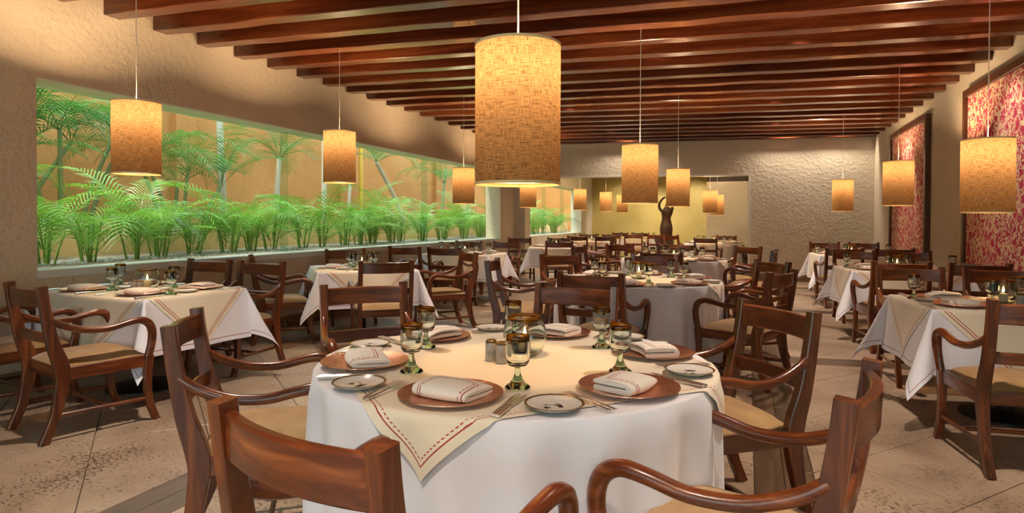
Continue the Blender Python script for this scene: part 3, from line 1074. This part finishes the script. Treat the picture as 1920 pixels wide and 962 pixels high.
TZ = 0.760                       # top of every tablecloth
def part_of(t, *parts):
    made = {}
    for nm, me in parts:               # 'part>sub_part' hangs the piece under an earlier part
        up, _, low = nm.rpartition('>')
        made[low] = link(low, me, made[up] if up else t)
def goblet(x, y, z, label):
    t = empty('goblet', (x, y, z)); tag(t, label, 'glass', 'amber-rimmed goblets')
    part_of(t, ('bowl', GOB), ('bowl>amber_rim', GOBRIM), ('foot', GOBFOOT))
def bread_plate(x, y, z, rz, label):
    t = empty('bread_plate', (x, y, z), rz); tag(t, label, 'plate', 'small bread plates')
    part_of(t, ('plate_body', BREAD), ('plate_body>painted_rim', BREAD_RIM), ('plate_body>painted_motif', BREAD_MOTIF))
def candle_set(x, y, z, where):
    t = empty('candle_bowl', (x, y, z)); tag(t, 'round glass candle bowl with amber rim on the ' + where, 'candle holder', 'glass candle bowls')
    part_of(t, ('glass_bowl', BOWL), ('glass_bowl>amber_rim', BOWLRIM))
    t = empty('candle', (x, y, z + .0055)); tag(t, 'lit candle inside the glass bowl on the ' + where, 'candle', 'lit candles')
    part_of(t, ('wax', CANDLE), ('wax>wick', WICK), ('wax>flame', FLAME))
def shaker(x, y, z, rz, label):
    t = empty('shaker', (x, y, z), rz); tag(t, label, 'shaker', 'ceramic shakers')
    part_of(t, ('body', SHAKER), ('cap', SHAKERCAP), ('body>painted_motif', SHAKERART))

OVZ = .0052
def setting(x, y, face, seat, table, full=True, nap=0.0, bp=(-.337, .0), gb=(.16, .175), cy=-.03):
    """a place whose charger is centred at x, y; face = direction the diner looks (deg)"""
    a = R(face - 90)
    def at(lx, ly): return (x + lx * math.cos(a) - ly * math.sin(a), y + lx * math.sin(a) + ly * math.cos(a))
    z = TZ + OVZ
    w = '%s place of the %s' % (seat, table)
    tag(link('charger_plate', CHARGER, None, (x, y, z), a), 'hammered copper charger at the ' + w, 'plate', 'copper charger plates')
    tag(link('napkin', NAPKIN, None, (x, y, z + .0055), a + R(nap), scale=(1.15, 1.15, 1.1)), 'folded cream napkin at the ' + w, 'napkin', 'folded napkins')
    p = at(*bp); bread_plate(p[0], p[1], z, a, 'small white plate at the ' + w)
    p = at(*gb); goblet(p[0], p[1], z, 'amber-rimmed glass goblet at the ' + w)
    if full:
        for i, (lx, nm) in enumerate(((-.212, 'inner'), (-.236, 'outer'))):
            p = at(lx, cy + .004 * i)
            tag(link('fork', FORK, None, (p[0], p[1], z), a + R(-4 + 3 * i), scale=(1.3, 1.1, 1.4)), '%s silver fork at the %s' % (nm, w), 'fork', 'silver forks')
        for i, (lx, nm) in enumerate(((.197, 'inner'), (.216, 'outer'))):
            p = at(lx, cy - .004 * i)
            tag(link('knife', KNIFE, None, (p[0], p[1], z), a + R(3 - 3 * i), scale=(1.2, 1.05, 1.4)), '%s silver knife at the %s' % (nm, w), 'knife', 'silver knives')

def uv_mesh(name, vs, fs, uvs, mat, ang=70):
    me = bpy.data.meshes.new(name)
    me.from_pydata(vs, [], fs)
    ul = me.uv_layers.new(name='UVMap')
    for lp in me.loops:
        ul.data[lp.index].uv = uvs[lp.vertex_index]
    me.materials.append(mat)
    me.shade_smooth()
    return me
def fold(a, k, ph): return math.sin(a * k + ph) * .6 + math.sin(a * (k * .53) + ph * 2.1) * .4
def round_cloth(name, r, drop, seed, mat):
    rr = random.Random(seed)
    ph = rr.uniform(0, 6)
    NA = 180
    rings = [0, r * .4, r * .8, r - .02, r - .006, r, r + .008] + [r + .008 + (drop - .008) * (i / 12) for i in range(1, 13)]
    vs, fs, uvs = [], [], []
    for j, q in enumerate(rings):
        for i in range(NA):
            a = 2 * PI * i / NA
            if q <= r - .006:
                rad, z = q, TZ
            else:
                d = q - (r - .006)
                if d < .02:
                    th = d / .014
                    rad, z = r - .006 + .010 * math.sin(min(th, PI / 2)), TZ - .010 * (1 - math.cos(min(th, PI / 2)))
                else:
                    t = d / drop
                    amp = .042 * t ** .5
                    rad = r + .004 + .002 * min(1, (d - .02) / .05) + .002 * t + amp * min(1, (d - .02) / .05) * fold(a, 21, ph)
                    z = TZ - d + .006
            vs.append((rad * math.cos(a), rad * math.sin(a), z)); uvs.append((q * math.cos(a), q * math.sin(a)))
    for j in range(1, len(rings) - 1):
        for i in range(NA):
            i2 = (i + 1) % NA
            fs.append((j * NA + i, j * NA + i2, (j + 1) * NA + i2, (j + 1) * NA + i))
    fs.append(tuple(NA + i for i in range(NA)))
    return uv_mesh(name, vs, fs, uvs, mat), ph
def overlay_round(name, r, half, rot, ph, mat, drop):
    """square cloth laid over a round table"""
    N = 100
    vs, fs, uvs = [], [], []
    for j in range(N + 1):
        for i in range(N + 1):
            u, v = (i / N * 2 - 1) * half, (j / N * 2 - 1) * half
            q = math.hypot(u, v); a = math.atan2(v, u) + rot
            if q <= r - .006:
                rad, z = q, TZ + .004
            else:
                d = q - (r - .006)
                if d < .02:
                    th = min(d / .014, PI / 2)
                    rad, z = r - .006 + .016 * math.sin(th), TZ + .004 - .010 * (1 - math.cos(th))
                else:
                    t = d / drop
                    kk = min(1, (d - .02) / .05)
                    rad = r + .010 + .010 * kk + .002 * t + .042 * t ** .5 * kk * fold(a, 21, ph)
                    z = TZ - d + .009
            vs.append((rad * math.cos(a), rad * math.sin(a), z)); uvs.append((u, v))
    for j in range(N):
        for i in range(N):
            k = j * (N + 1) + i
            fs.append((k, k + 1, k + N + 2, k + N + 1))
    return uv_mesh(name, vs, fs, uvs, mat)
def square_map(u, v, ax, ay, lift, ph, wave=.02):
    du, dv = max(0, abs(u) - ax), max(0, abs(v) - ay)
    su, sv = (1 if u >= 0 else -1), (1 if v >= 0 else -1)
    e = .012 + lift
    if du == 0 and dv == 0:
        return (u, v, TZ + lift)
    L = math.hypot(du, dv)
    rnd = min(1, L / .014)
    fl = e * math.sin(rnd * PI / 2) + .10 * max(0, L - .02)
    z = TZ + lift - max(0, L - .005) * .985
    if dv == 0:
        w = wave * min(1, L / .3) * fold(v * 5, 2.2, ph + (1 if su > 0 else 3))
        return (su * (ax + fl + w), v, z)
    if du == 0:
        w = wave * min(1, L / .3) * fold(u * 5, 2.2, ph + (2 if sv > 0 else 5))
        return (u, sv * (ay + fl + w), z)
    f = math.atan2(dv, du)
    bump = math.sin(2 * f) ** 2 * .42 * max(0, L - .01)
    rip = .025 * min(1, L / .3) * math.sin(6 * f) * math.sin(2 * f)
    w1 = wave * min(1, L / .3) * fold(sv * ay * 5, 2.2, ph + (1 if su > 0 else 3)) * math.cos(f) ** 2
    w2 = wave * min(1, L / .3) * fold(su * ax * 5, 2.2, ph + (2 if sv > 0 else 5)) * math.sin(f) ** 2
    rr_ = fl + bump + rip
    return (su * (ax + rr_ * math.cos(f) + w1), sv * (ay + rr_ * math.sin(f) + w2), TZ + lift - max(0, L - .005) * .93)
def square_cloth(name, ax, ay, drop, ph, mat, lift=0.0):
    def axis(h):
        e = [-h - drop + drop * i / 16 for i in range(16)] + [-h - .008, -h, -h * .6, -h * .2, h * .2, h * .6, h, h + .008] + [h + drop * (i + 1) / 16 for i in range(16)]
        m = sorted(set(round(q, 5) for q in e + [h * (i / 12 * 2 - 1) for i in range(13)]))
        return m
    U, V = axis(ax), axis(ay)
    vs, fs, uvs = [], [], []
    for v in V:
        for u in U:
            vs.append(square_map(u, v, ax, ay, lift, ph)); uvs.append((u, v))
    n = len(U)
    for j in range(len(V) - 1):
        for i in range(n - 1):
            k = j * n + i
            fs.append((k, k + 1, k + n + 1, k + n))
    return uv_mesh(name, vs, fs, uvs, mat)
def overlay_square(name, ax, ay, half, rot, ph, mat):
    """square cloth turned on a square table, its corners hanging over the sides"""
    N = 72
    vs, fs, uvs = [], [], []
    c, s = math.cos(rot), math.sin(rot)
    for j in range(N + 1):
        for i in range(N + 1):
            a, b = (i / N * 2 - 1) * half, (j / N * 2 - 1) * half
            u, v = a * c - b * s, a * s + b * c
            vs.append(square_map(u, v, ax, ay, .003, ph)); uvs.append((a, b))
    for j in range(N):
        for i in range(N):
            k = j * (N + 1) + i
            fs.append((k, k + 1, k + N + 2, k + N + 1))
    return uv_mesh(name, vs, fs, uvs, mat)

def table_base(t, r=.27):
    g = G().lathe([(0, 0), (r, 0), (r, .012), (r * .8, .03), (.06, .05), (.042, .08), (.04, .70), (.12, .725), (0, .725)], 28)
    link('pedestal', g.mesh('pedestal', M['black']), t)
def round_table(c, r, drop, desc, seed, ovhalf, ovrot):
    t = empty('round_table', (c[0], c[1], 0)); tag(t, 'round pedestal table under the white cloth, the ' + desc, 'table', 'round dining tables')
    g = G().lathe([(0, .722), (r - .01, .722), (r - .004, .73), (r - .004, .748), (r - .01, .756), (0, .756)], 48)
    link('tabletop', g.mesh('tabletop', M['wood_x']), t)
    table_base(t, .3)
    me, ph = round_cloth('tablecloth', r, drop, seed, M['white_cloth'])
    tag(link('tablecloth', me, None, (c[0], c[1], 0)), 'long white cloth hanging in folds over the ' + desc, 'tablecloth', 'white tablecloths')
    m = cloth('overlay_cloth', CREAM, RED, ovhalf, ovhalf, ((.030, .0022, False), (.044, .0020, True)))
    tag(link('overlay_cloth', overlay_round('overlay_cloth', r, ovhalf, ovrot, ph, m, drop), None, (c[0], c[1], 0)), 'cream overlay with red stitched border on the ' + desc, 'tablecloth', 'cream overlay cloths')
def square_table(c, ax, ay, rz, drop, desc, seed, ovhalf):
    rz = R(rz)
    t = empty('square_table', (c[0], c[1], 0), rz); tag(t, 'square pedestal table under the white cloth, the ' + desc, 'table', 'square dining tables')
    g = G().box((0, 0, .740), (2 * ax - .01, 2 * ay - .01, .034), .004)
    link('tabletop', g.mesh('tabletop', M['wood_x']), t)
    table_base(t, .26)
    m = cloth('white_bordered_cloth', WHITE, srgb(150, 62, 66), ax + drop, ay + drop, ((.035, .0026, False),))
    tag(link('tablecloth', square_cloth('tablecloth', ax, ay, drop, seed, m), None, (c[0], c[1], 0), rz), 'white cloth with red hem line on the ' + desc, 'tablecloth', 'white tablecloths')
    m = cloth('overlay_cloth', CREAM, RED, ovhalf, ovhalf, ((.026, .0026, False), (.042, .0024, False)))
    tag(link('overlay_cloth', overlay_square('overlay_cloth', ax, ay, ovhalf, PI / 4, seed, m), None, (c[0], c[1], 0), rz), 'cream overlay turned cornerwise on the ' + desc, 'tablecloth', 'cream overlay cloths')
M['white_cloth'] = cloth('white_cloth', WHITE)

# ------------------------------------------------------------------ front round table
T1 = (-0.87, 2.38)
D1 = 'front round table'
round_table(T1, .77, .66, D1, 4, .68, R(270 - 45))
for ang, seat, nap in ((210, 'left', 10), (270, 'near left', -8), (330, 'near right', 14), (30, 'right', 5), (90, 'far right', -12), (150, 'far left', 8)):
    a = R(ang)
    setting(T1[0] + .585 * math.cos(a), T1[1] + .585 * math.sin(a), ang + 180, seat, D1, True, nap)
candle_set(T1[0] + .01, T1[1] + .09, TZ + OVZ, D1)
shaker(T1[0] - .075, T1[1] - .065, TZ + OVZ, R(20), 'left ceramic shaker with brown cap on the front round table')
shaker(T1[0] - .020, T1[1] - .090, TZ + OVZ, R(30), 'right ceramic shaker with brown cap on the front round table')
G1 = 'chairs around the front round table'
chair(-2.14, 1.95, -54, 'left armchair of the front round table, facing right', G1)
chair(-0.835, 1.02, -14, 'nearest armchair in the foreground, back towards the viewer', G1)
chair(0.27, 1.81, 75, 'large armchair at the bottom right corner facing the front table', G1)
chair(0.125, 3.22, 126, 'right-hand armchair of the front round table behind the corner one', G1)
chair(-0.98, 3.76, 173, 'honey-toned armchair behind the front table candle, facing us', G1)
chair(-2.22, 3.36, 226, 'honey-toned armchair at the far left of the front round table', G1)

# ------------------------------------------------------------------ middle and rear round tables
def round_group(c, r, desc, seed, chairs, seats, full, ovrot):
    round_table(c, r, .70, desc, seed, r * .87, R(ovrot))
    for ang, seat in seats:
        a = R(ang)
        setting(c[0] + (r - .185) * math.cos(a), c[1] + (r - .185) * math.sin(a), ang + 180, seat, desc, full, 0)
    candle_set(c[0], c[1] + .06, TZ + OVZ, desc)
    for ang, dist, dh, lab in chairs:
        chair_at(c, ang, dist, dh, lab, 'chairs around the ' + desc)
T6 = (-0.97, 6.02)
round_group(T6, .76, 'middle round table', 9,
    [(134, 1.22, 0, 'far left armchair of the middle round table, facing right'), (182, 1.12, 8, 'left armchair of the middle round table seen in profile'),
     (264, 1.02, 0, 'armchair with its back to us at the middle round table'), (-24, 1.02, 0, 'near right armchair of the middle round table facing left'),
     (34, 1.12, 0, 'far right armchair of the middle round table facing left'), (92, 1.18, 0, 'far armchair of the middle round table facing us')],
    [(150, 'far left'), (210, 'left'), (270, 'near'), (330, 'near right'), (30, 'right'), (90, 'far')], True, 255 - 45)
T7 = (-1.02, 9.5)
round_group(T7, .74, 'rear round table', 12,
    [(270, 1.02, 0, 'armchair with its back to us at the rear round table'), (172, 1.15, 0, 'left armchair of the rear round table in profile'),
     (130, 1.25, 0, 'far left armchair of the rear round table'), (48, 1.2, 0, 'far right armchair of the rear round table'),
     (-8, 1.05, 0, 'right armchair of the rear round table'), (92, 1.2, 0, 'far armchair of the rear round table facing us')],
    [(210, 'left'), (270, 'near'), (330, 'near right'), (30, 'right'), (90, 'far'), (150, 'far left')], False, 255 - 45)
T8 = (-0.80, 16.8)
round_group(T8, .72, 'round table beyond the opening', 15,
    [(185, 1.1, 0, 'left armchair of the round table beyond the opening'), (140, 1.2, 0, 'far left armchair of the round table beyond the opening'),
     (80, 1.15, 0, 'far armchair of the round table beyond the opening'), (-5, 1.0, 0, 'right armchair of the round table beyond the opening'),
     (265, 1.1, 0, 'near armchair of the round table beyond the opening')],
    [(210, 'left'), (330, 'near right'), (30, 'right'), (150, 'far left')], False, 210)

# ------------------------------------------------------------------ square tables
def sq_group(c, ax, ay, rz, drop, desc, seed, ov, chairs, full=True, seats='long'):
    square_table(c, ax, ay, rz, drop, desc, seed, ov)
    a = R(rz)
    def at(lx, ly): return (c[0] + lx * math.cos(a) - ly * math.sin(a), c[1] + lx * math.sin(a) + ly * math.cos(a))
    if seats == 'long':
        for lx, ly, f, nm in ((-.34, -ay + .2, 90, 'near wall-side' if c[0] > 0 else 'near left'), (.30, -ay + .2, 90, 'near right'), (-.30, ay - .2, 270, 'far left'), (.34, ay - .2, 270, 'far right')):
            if c[0] > 0 and lx < 0 and ly < 0: nm = 'near left'
            p = at(lx, ly); setting(p[0], p[1], f + rz, nm, desc, full, 6, bp=(-.12, .238), gb=(.205, .078), cy=-.085)
    else:
        for lx, ly, f, nm in ((0, -ay + .2, 90, 'near right'), (0, ay - .2, 270, 'far left'), (-ax + .2, 0, 0, 'near left'), (ax - .2, 0, 180, 'far right')):
            p = at(lx, ly); setting(p[0], p[1], f + rz, nm, desc, full, 6, bp=(-.24, .10), gb=(.13, .215), cy=-.085)
    p = at(0, .03); candle_set(p[0], p[1], TZ + OVZ, desc)
    p = at(*((.04, -.105) if seats == 'long' else (-.03, -.15))); shaker(p[0], p[1], TZ + OVZ, 0, 'window-side ceramic shaker on the ' + desc if c[0] < -2 else 'left ceramic shaker on the ' + desc)
    p = at(*((.095, -.10) if seats == 'long' else (.03, -.15))); shaker(p[0], p[1], TZ + OVZ, 1, 'aisle-side ceramic shaker on the ' + desc if c[0] < -2 else 'right ceramic shaker on the ' + desc)
    for px, py, h, lab in chairs:
        chair(px, py, h, lab, 'chairs at the ' + desc)
D2 = 'window table beside the pillar'
sq_group((-4.44, 3.66), .60, .44, -3, .40, D2, 1.3, .72,
    [(-4.06, 2.55, -14, 'armchair in profile at the left, in front of the pillar-side window table'), (-4.84, 2.60, -8, 'armchair cut off by the left edge of the picture'),
     (-4.94, 4.80, 180, 'armchair under the window at the far side of the pillar-side table'), (-4.27, 4.76, 180, 'aisle-side armchair at the far side of the pillar-side table')])
D3 = 'diamond-turned window table'
sq_group((-4.18, 6.28), .53, .53, 42, .40, D3, 2.1, .70,
    [(-3.28, 5.34, 40, 'armchair with its back to us at the diamond-turned window table'), (-3.25, 7.20, 136, 'aisle-side armchair beyond the diamond-turned window table, facing left'),
     (-5.02, 7.15, 225, 'armchair against the window behind the diamond-turned table, facing us'), (-5.0, 5.42, -46, 'armchair left of the diamond-turned table, half hidden, facing right')], True, 'diamond')
D4 = 'third window table'
sq_group((-4.42, 9.62), .58, .48, 3, .42, D4, 3.7, .72,
    [(-4.80, 8.32, 3, 'armchair under the window on the near side of the third window table'), (-4.15, 8.34, 3, 'aisle-side armchair on the near side of the third window table'),
     (-4.92, 10.92, 183, 'window-side armchair behind the third window table, facing us'), (-4.15, 10.90, 183, 'aisle-side armchair behind the third window table, facing us')], False)
D5 = 'fourth window table'
sq_group((-3.75, 12.75), .55, .55, 17, .42, D5, 4.4, .66,
    [(-3.36, 11.62, 18, 'armchair with its back to us at the fourth window table'), (-4.82, 13.45, 205, 'window-side armchair behind the fourth window table'),
     (-4.05, 13.98, 192, 'aisle-side armchair behind the fourth window table'), (-2.62, 12.95, 105, 'right-hand armchair of the fourth window table')], False, 'diamond')
D9 = 'first table of the far room'
sq_group((-4.0, 17.0), .52, .52, 5, .42, D9, 5.1, .66,
    [(-4.10, 15.86, 5, 'armchair with its back to us at the first far room table'), (-3.38, 15.90, 8, 'second armchair with its back to us at the first far room table'),
     (-4.37, 18.13, 185, 'far left armchair at the first far room table'), (-3.69, 18.13, 185, 'far right armchair at the first far room table')], False)
DA = 'second table of the far room'
sq_group((-3.2, 19.7), .52, .52, 5, .42, DA, 6.1, .66,
    [(-3.13, 18.56, 5, 'left near armchair at the second far room table'), (-2.46, 18.56, 5, 'right near armchair at the second far room table'),
     (-3.94, 20.82, 185, 'left far armchair at the second far room table'), (-3.26, 20.82, 185, 'right far armchair at the second far room table')], False)
E1 = 'nearest table by the red textiles'
sq_group((1.64, 5.20), .58, .42, 6, .42, E1, 7.3, .70,
    [(1.42, 3.92, 6, 'near armchair at the right edge of the picture, back to us'),
     (1.33, 6.42, 186, 'aisle-side armchair facing us behind the nearest textile-side table'), (2.0, 6.50, 186, 'wall-side armchair facing us behind the nearest textile-side table')])
E2 = 'second table by the red textiles'
sq_group((1.64, 8.50), .58, .42, 6, .42, E2, 8.2, .70,
    [(1.42, 7.20, 6, 'aisle-side armchair with its back to us at the second textile-side table'), (2.09, 7.28, 6, 'wall-side armchair with its back to us at the second textile-side table'),
     (1.36, 9.78, 186, 'aisle-side armchair facing us behind the second textile-side table'), (2.03, 9.86, 186, 'wall-side armchair facing us behind the second textile-side table')], False)
E3 = 'table in the right back corner'
sq_group((1.64, 11.98), .58, .44, 6, .42, E3, 9.4, .70,
    [(1.36, 10.66, 6, 'aisle-side armchair with its back to us at the corner table'), (2.03, 10.74, 6, 'wall-side armchair with its back to us at the corner table'),
     (1.36, 13.38, 186, 'aisle-side armchair facing us behind the corner table'), (2.03, 13.46, 186, 'wall-side armchair facing us behind the corner table')], False)

# ------------------------------------------------------------------ pendants
SR, SH = .165, .54
def shade_mesh():
    me = bpy.data.meshes.new('shade')
    seg = 48
    vs, fs, uvs = [], [], []
    rows = 10
    for j in range(rows + 1):
        for i in range(seg):
            a = 2 * PI * i / seg
            vs.append((SR * math.cos(a), SR * math.sin(a), SH * j / rows))
    for j in range(rows):
        for i in range(seg):
            i2 = (i + 1) % seg
            fs.append((j * seg + i, j * seg + i2, (j + 1) * seg + i2, (j + 1) * seg + i))
            u0, u1 = i / seg, (i + 1) / seg
            uvs += [(u0, j / rows), (u1, j / rows), (u1, (j + 1) / rows), (u0, (j + 1) / rows)]
    me.from_pydata(vs, [], fs)
    ul = me.uv_layers.new(name='UVMap')
    for i, u in enumerate(uvs): ul.data[i].uv = u
    me.materials.append(M['shade'])
    me.shade_smooth()
    return me
SHADE = shade_mesh()
RING = lathe_mesh('hem_ring', [(SR - .003, 0), (SR + .002, 0), (SR + .002, .010), (SR - .003, .010)], 48, M['shade_rim'], True)
g = G()
for k in range(3):
    a = 2 * PI * k / 3
    g.sweep([(0, 0, SH - .02), (SR * math.cos(a), SR * math.sin(a), SH - .02)], [(.002, .002)] * 2, None, 6)
SPIDER = g.mesh('spider', M['chrome'])
DIFF = lathe_mesh('diffuser', [(0.0001, .015), (SR * .5, .015), (SR - .004, .015)], 40, M['diffuser'])
BULB = lathe_mesh('bulb', [(0, -.030), (.012, -.027), (.019, -.017), (.021, -.006), (.017, .009), (.011, .021), (.009, .028), (0, .029)], 16, M['bulb'])
SOCKET = lathe_mesh('socket', [(0, .042), (.010, .042), (.011, .070), (.010, .080), (0, .080)], 14, M['chrome'])
ROSE = lathe_mesh('ceiling_rose', [(0, 0), (.045, 0), (.05, -.02), (.03, -.03), (0, -.032)], 18, M['cord'])
def pendant(x, y, zb, label, ztop=ZC, w=LAMP_W):
    t = empty('pendant_lamp', (x, y, zb)); tag(t, label, 'lamp', 'linen drum pendants')
    sh = link('shade', SHADE, t, rz=(x * 7 + y * 3) % 6.28)
    link('hem_ring', RING, sh)
    link('hem_ring', RING, sh, (0, 0, SH - .01))
    link('spider', SPIDER, sh)
    link('diffuser', DIFF, sh)
    bz = SH * .83
    link('bulb', BULB, t, (0, 0, bz))
    link('socket', SOCKET, t, (0, 0, bz))
    L = ztop - zb
    g = G().lathe([(.0035, bz + .078), (.0035, L - .03)], 6)
    link('cord', g.mesh('cord', M['cord']), t)
    link('ceiling_rose', ROSE, t, (0, 0, L))
    ld = bpy.data.lights.new('pendant_bulb_light', 'POINT')
    ld.energy = w; ld.color = WARM; ld.shadow_soft_size = .036
    link('pendant_bulb_light', ld, t, (0, 0, bz))
pendant(-0.84, 2.32, 1.455, 'largest linen pendant hanging over the front round table')
pendant(-4.30, 3.49, 1.65, 'leftmost linen pendant in front of the long window')
pendant(-4.02, 5.62, 1.70, 'second linen pendant along the window, above the diamond-turned table')
pendant(-4.03, 8.74, 1.56, 'third linen pendant along the window')
pendant(-4.12, 12.0, 1.57, 'fourth linen pendant along the window, half hidden by the largest')
pendant(-4.05, 15.9, 1.58, 'first linen pendant beyond the opening, before the far window', 2.95)
pendant(-3.70, 17.4, 1.56, 'second linen pendant beyond the opening, before the cream wall', 2.95)
pendant(-3.60, 19.3, 1.55, 'third linen pendant beyond the opening, mostly hidden', 2.95)
pendant(-0.94, 5.91, 1.475, 'glowing linen pendant over the middle round table')
pendant(-0.95, 9.40, 1.52, 'linen pendant over the rear round table before the sculpture')
pendant(-0.86, 15.9, 1.50, 'front one of two linen pendants before the white partition', 2.95)
pendant(-0.78, 17.9, 1.47, 'rear one of two linen pendants before the white partition', 2.95)
pendant(1.51, 12.15, 1.49, 'linen pendant over the right back corner table')
pendant(1.70, 8.85, 1.51, 'linen pendant over the second textile-side table')
pendant(1.64, 5.58, 1.385, 'large linen pendant at the right, before the nearest textile')

# ------------------------------------------------------------------ recessed downlights between the beams
DRING = lathe_mesh('trim_ring', [(.045, 0), (.065, 0), (.065, -.012), (.058, -.016), (.045, -.010)], 20, M['black'], True)
DLENS = lathe_mesh('lens', [(0, -.004), (.045, -.004), (.045, -.001), (0, -.001)], 18, M['lens'])
def downlight(x, y, target, label, e=SPOT_W, size=86, blend=.85, zc=ZC):
    t = empty('ceiling_downlight', (x, y, zc)); tag(t, label, 'downlight', 'recessed ceiling downlights')
    link('trim_ring', DRING, t); link('lens', DLENS, t)
    ld = bpy.data.lights.new('downlight_beam', 'SPOT')
    ld.energy = e; ld.color = WARM2; ld.spot_size = R(size); ld.spot_blend = blend; ld.shadow_soft_size = .05
    d = Vector(target) - Vector((x, y, zc - .03))
    o = link('downlight_beam', ld, t, (0, 0, -.03))
    o.rotation_euler = (-d).to_track_quat('Z', 'Y').to_euler()
DL = [(-3.4, -0.6), (-0.9, 0.2), (1.2, 0.9), (-2.6, 2.9), (0.7, 3.4), (-2.6, 6.3), (0.5, 6.9), (-2.7, 10.0), (0.4, 10.5), (-2.6, 12.6), (0.5, 12.6)]  # entries nearest the viewer are out of view, added as fill
# the fixtures sit midway between two beams
def between(x, y):
    best = None
    for k in range(-13, 20):
        f = lambda q: (3.98 + 0.495 * q + 0.0022 * q * q * (1 if q > 0 else 0) + 0.08, (0.45 + 0.055 * max(q, 0) if q < 13 else 1.18))
        (a, da), (b, db) = f(k), f(k + 1)
        s = (x - XL) / (XR - XL)
        m = 0.5 * (a + da * s + b + db * s)
        if best is None or abs(m - y) < abs(best - y): best = m
    return best
for i, (x, y) in enumerate(DL):
    y2 = between(x, y)
    downlight(x, y2, (x, y2 + .01, 0), 'black-rimmed ceiling downlight between beams, %s counted from the viewer' % ORD[i])

downlight(-1.6, 20.6, (-1.9, BY, 1.0), 'far room ceiling downlight washing the olive wall', 260, 80, .6, 2.95)
downlight(-3.6, 20.9, (-3.8, BY, 1.0), 'added far room downlight washing the cream side of the wall', 160, 90, .6, 2.95)  # added lamp, the far room needed more light
downlight(-2.6, 16.6, (-2.6, 16.7, 0), 'added far room downlight just beyond the opening', 160, 120, .6, 2.95)  # also added, to brighten the far room
for x, nm in ((-2.6, 'left one'), (0.75, 'middle one'), (1.85, 'right one')):  # unseen lamps added to even out the light on the back wall
    downlight(x, yb(x) - 0.30, (x, yb(x) - 0.02, 1.0), 'added fill downlight close to the back wall, %s of three' % nm, 70, 150, .9)
# ------------------------------------------------------------------ textiles on the right wall
def textile_panel(y0, y1, z0, z1, label):
    t = empty('framed_textile', (XR, (y0 + y1) / 2, z0)); tag(t, label, 'textile', 'framed embroidered textiles')
    hw, h = (y1 - y0) / 2, z1 - z0
    g = G().box((-.03, 0, h / 2), (.02, 2 * hw - .1, h - .1))
    link('fabric', g.mesh('fabric', M['textile'], False), t)
    fw, fd = .085, .075
    for nm, c, s in (('frame_rail', (-fd / 2, 0, h - fw / 2), (fd, 2 * hw, fw)), ('frame_rail', (-fd / 2, 0, fw / 2), (fd, 2 * hw, fw)),
                     ('frame_stile', (-fd / 2, -hw + fw / 2, h / 2), (fd, fw, h - 2 * fw)), ('frame_stile', (-fd / 2, hw - fw / 2, h / 2), (fd, fw, h - 2 * fw))):
        g = G().box(c, s, .006, 0, 1)
        link(nm, g.mesh(nm, M['frame_wood'], True, 35), t)
textile_panel(10.85, 13.4, .74, 2.90, 'pink and cream embroidered textile nearer the back corner')
textile_panel(6.35, 9.15, .74, 2.90, 'large pink and cream embroidered textile at the right edge')
for i, (y, ty) in enumerate(((12.1, 12.1), (7.6, 7.7))):
    y2 = between(1.75, y)
    downlight(1.75, y2, (XR, ty, 1.9), 'black-rimmed picture spotlight aimed at the %s textile' % ('farther' if i == 0 else 'nearer'), 90, 50, .7)

# ------------------------------------------------------------------ carved torso on a pedestal
def sculpture(x, y):
    z0 = .82
    g = G().box((x, y, z0 / 2), (.42, .42, z0), .01)
    tag(link('pedestal_block', g.mesh('pedestal_block', M['bronze'], True, 35)), 'dark wooden block under the carved figure', 'pedestal')
    t = empty('carved_torso', (x, y, z0)); tag(t, 'dark carved wooden torso with looped raised arms before the olive wall', 'sculpture')
    body = spline([(0, 0, .0, .17, .15), (0, 0, .10, .175, .15), (0, 0, .28, .185, .15), (0, 0, .42, .155, .12), (.0, 0, .56, .125, .10), (.01, 0, .68, .15, .11), (.02, 0, .78, .17, .10), (.02, 0, .85, .10, .07), (.02, 0, .92, .055, .055), (.02, 0, .98, .05, .05)], 4)
    g = G().sweep([b[:3] for b in body], [(b[3], b[4]) for b in body], (1, 0, 0), 16)
    link('torso', g.mesh('torso', M['bronze'], True, 60), t)
    for s in (-1, 1):
        arm = spline([(s * .13, 0, .78, .045), (s * .20, 0, .88, .038), (s * .19, 0, 1.02, .033), (s * .10, .0, 1.14, .028), (s * .03, 0, 1.18, .026)], 5)
        if s > 0: arm = [(a[0] * .8, a[1] + .05, a[2] - .05, a[3]) for a in arm]
        g = G().sweep([a[:3] for a in arm], [(a[3], a[3]) for a in arm], (0, 1, 0), 10)
        link('arm', g.mesh('arm', M['bronze'], True, 60), t)
sculpture(-2.24, 18.95)
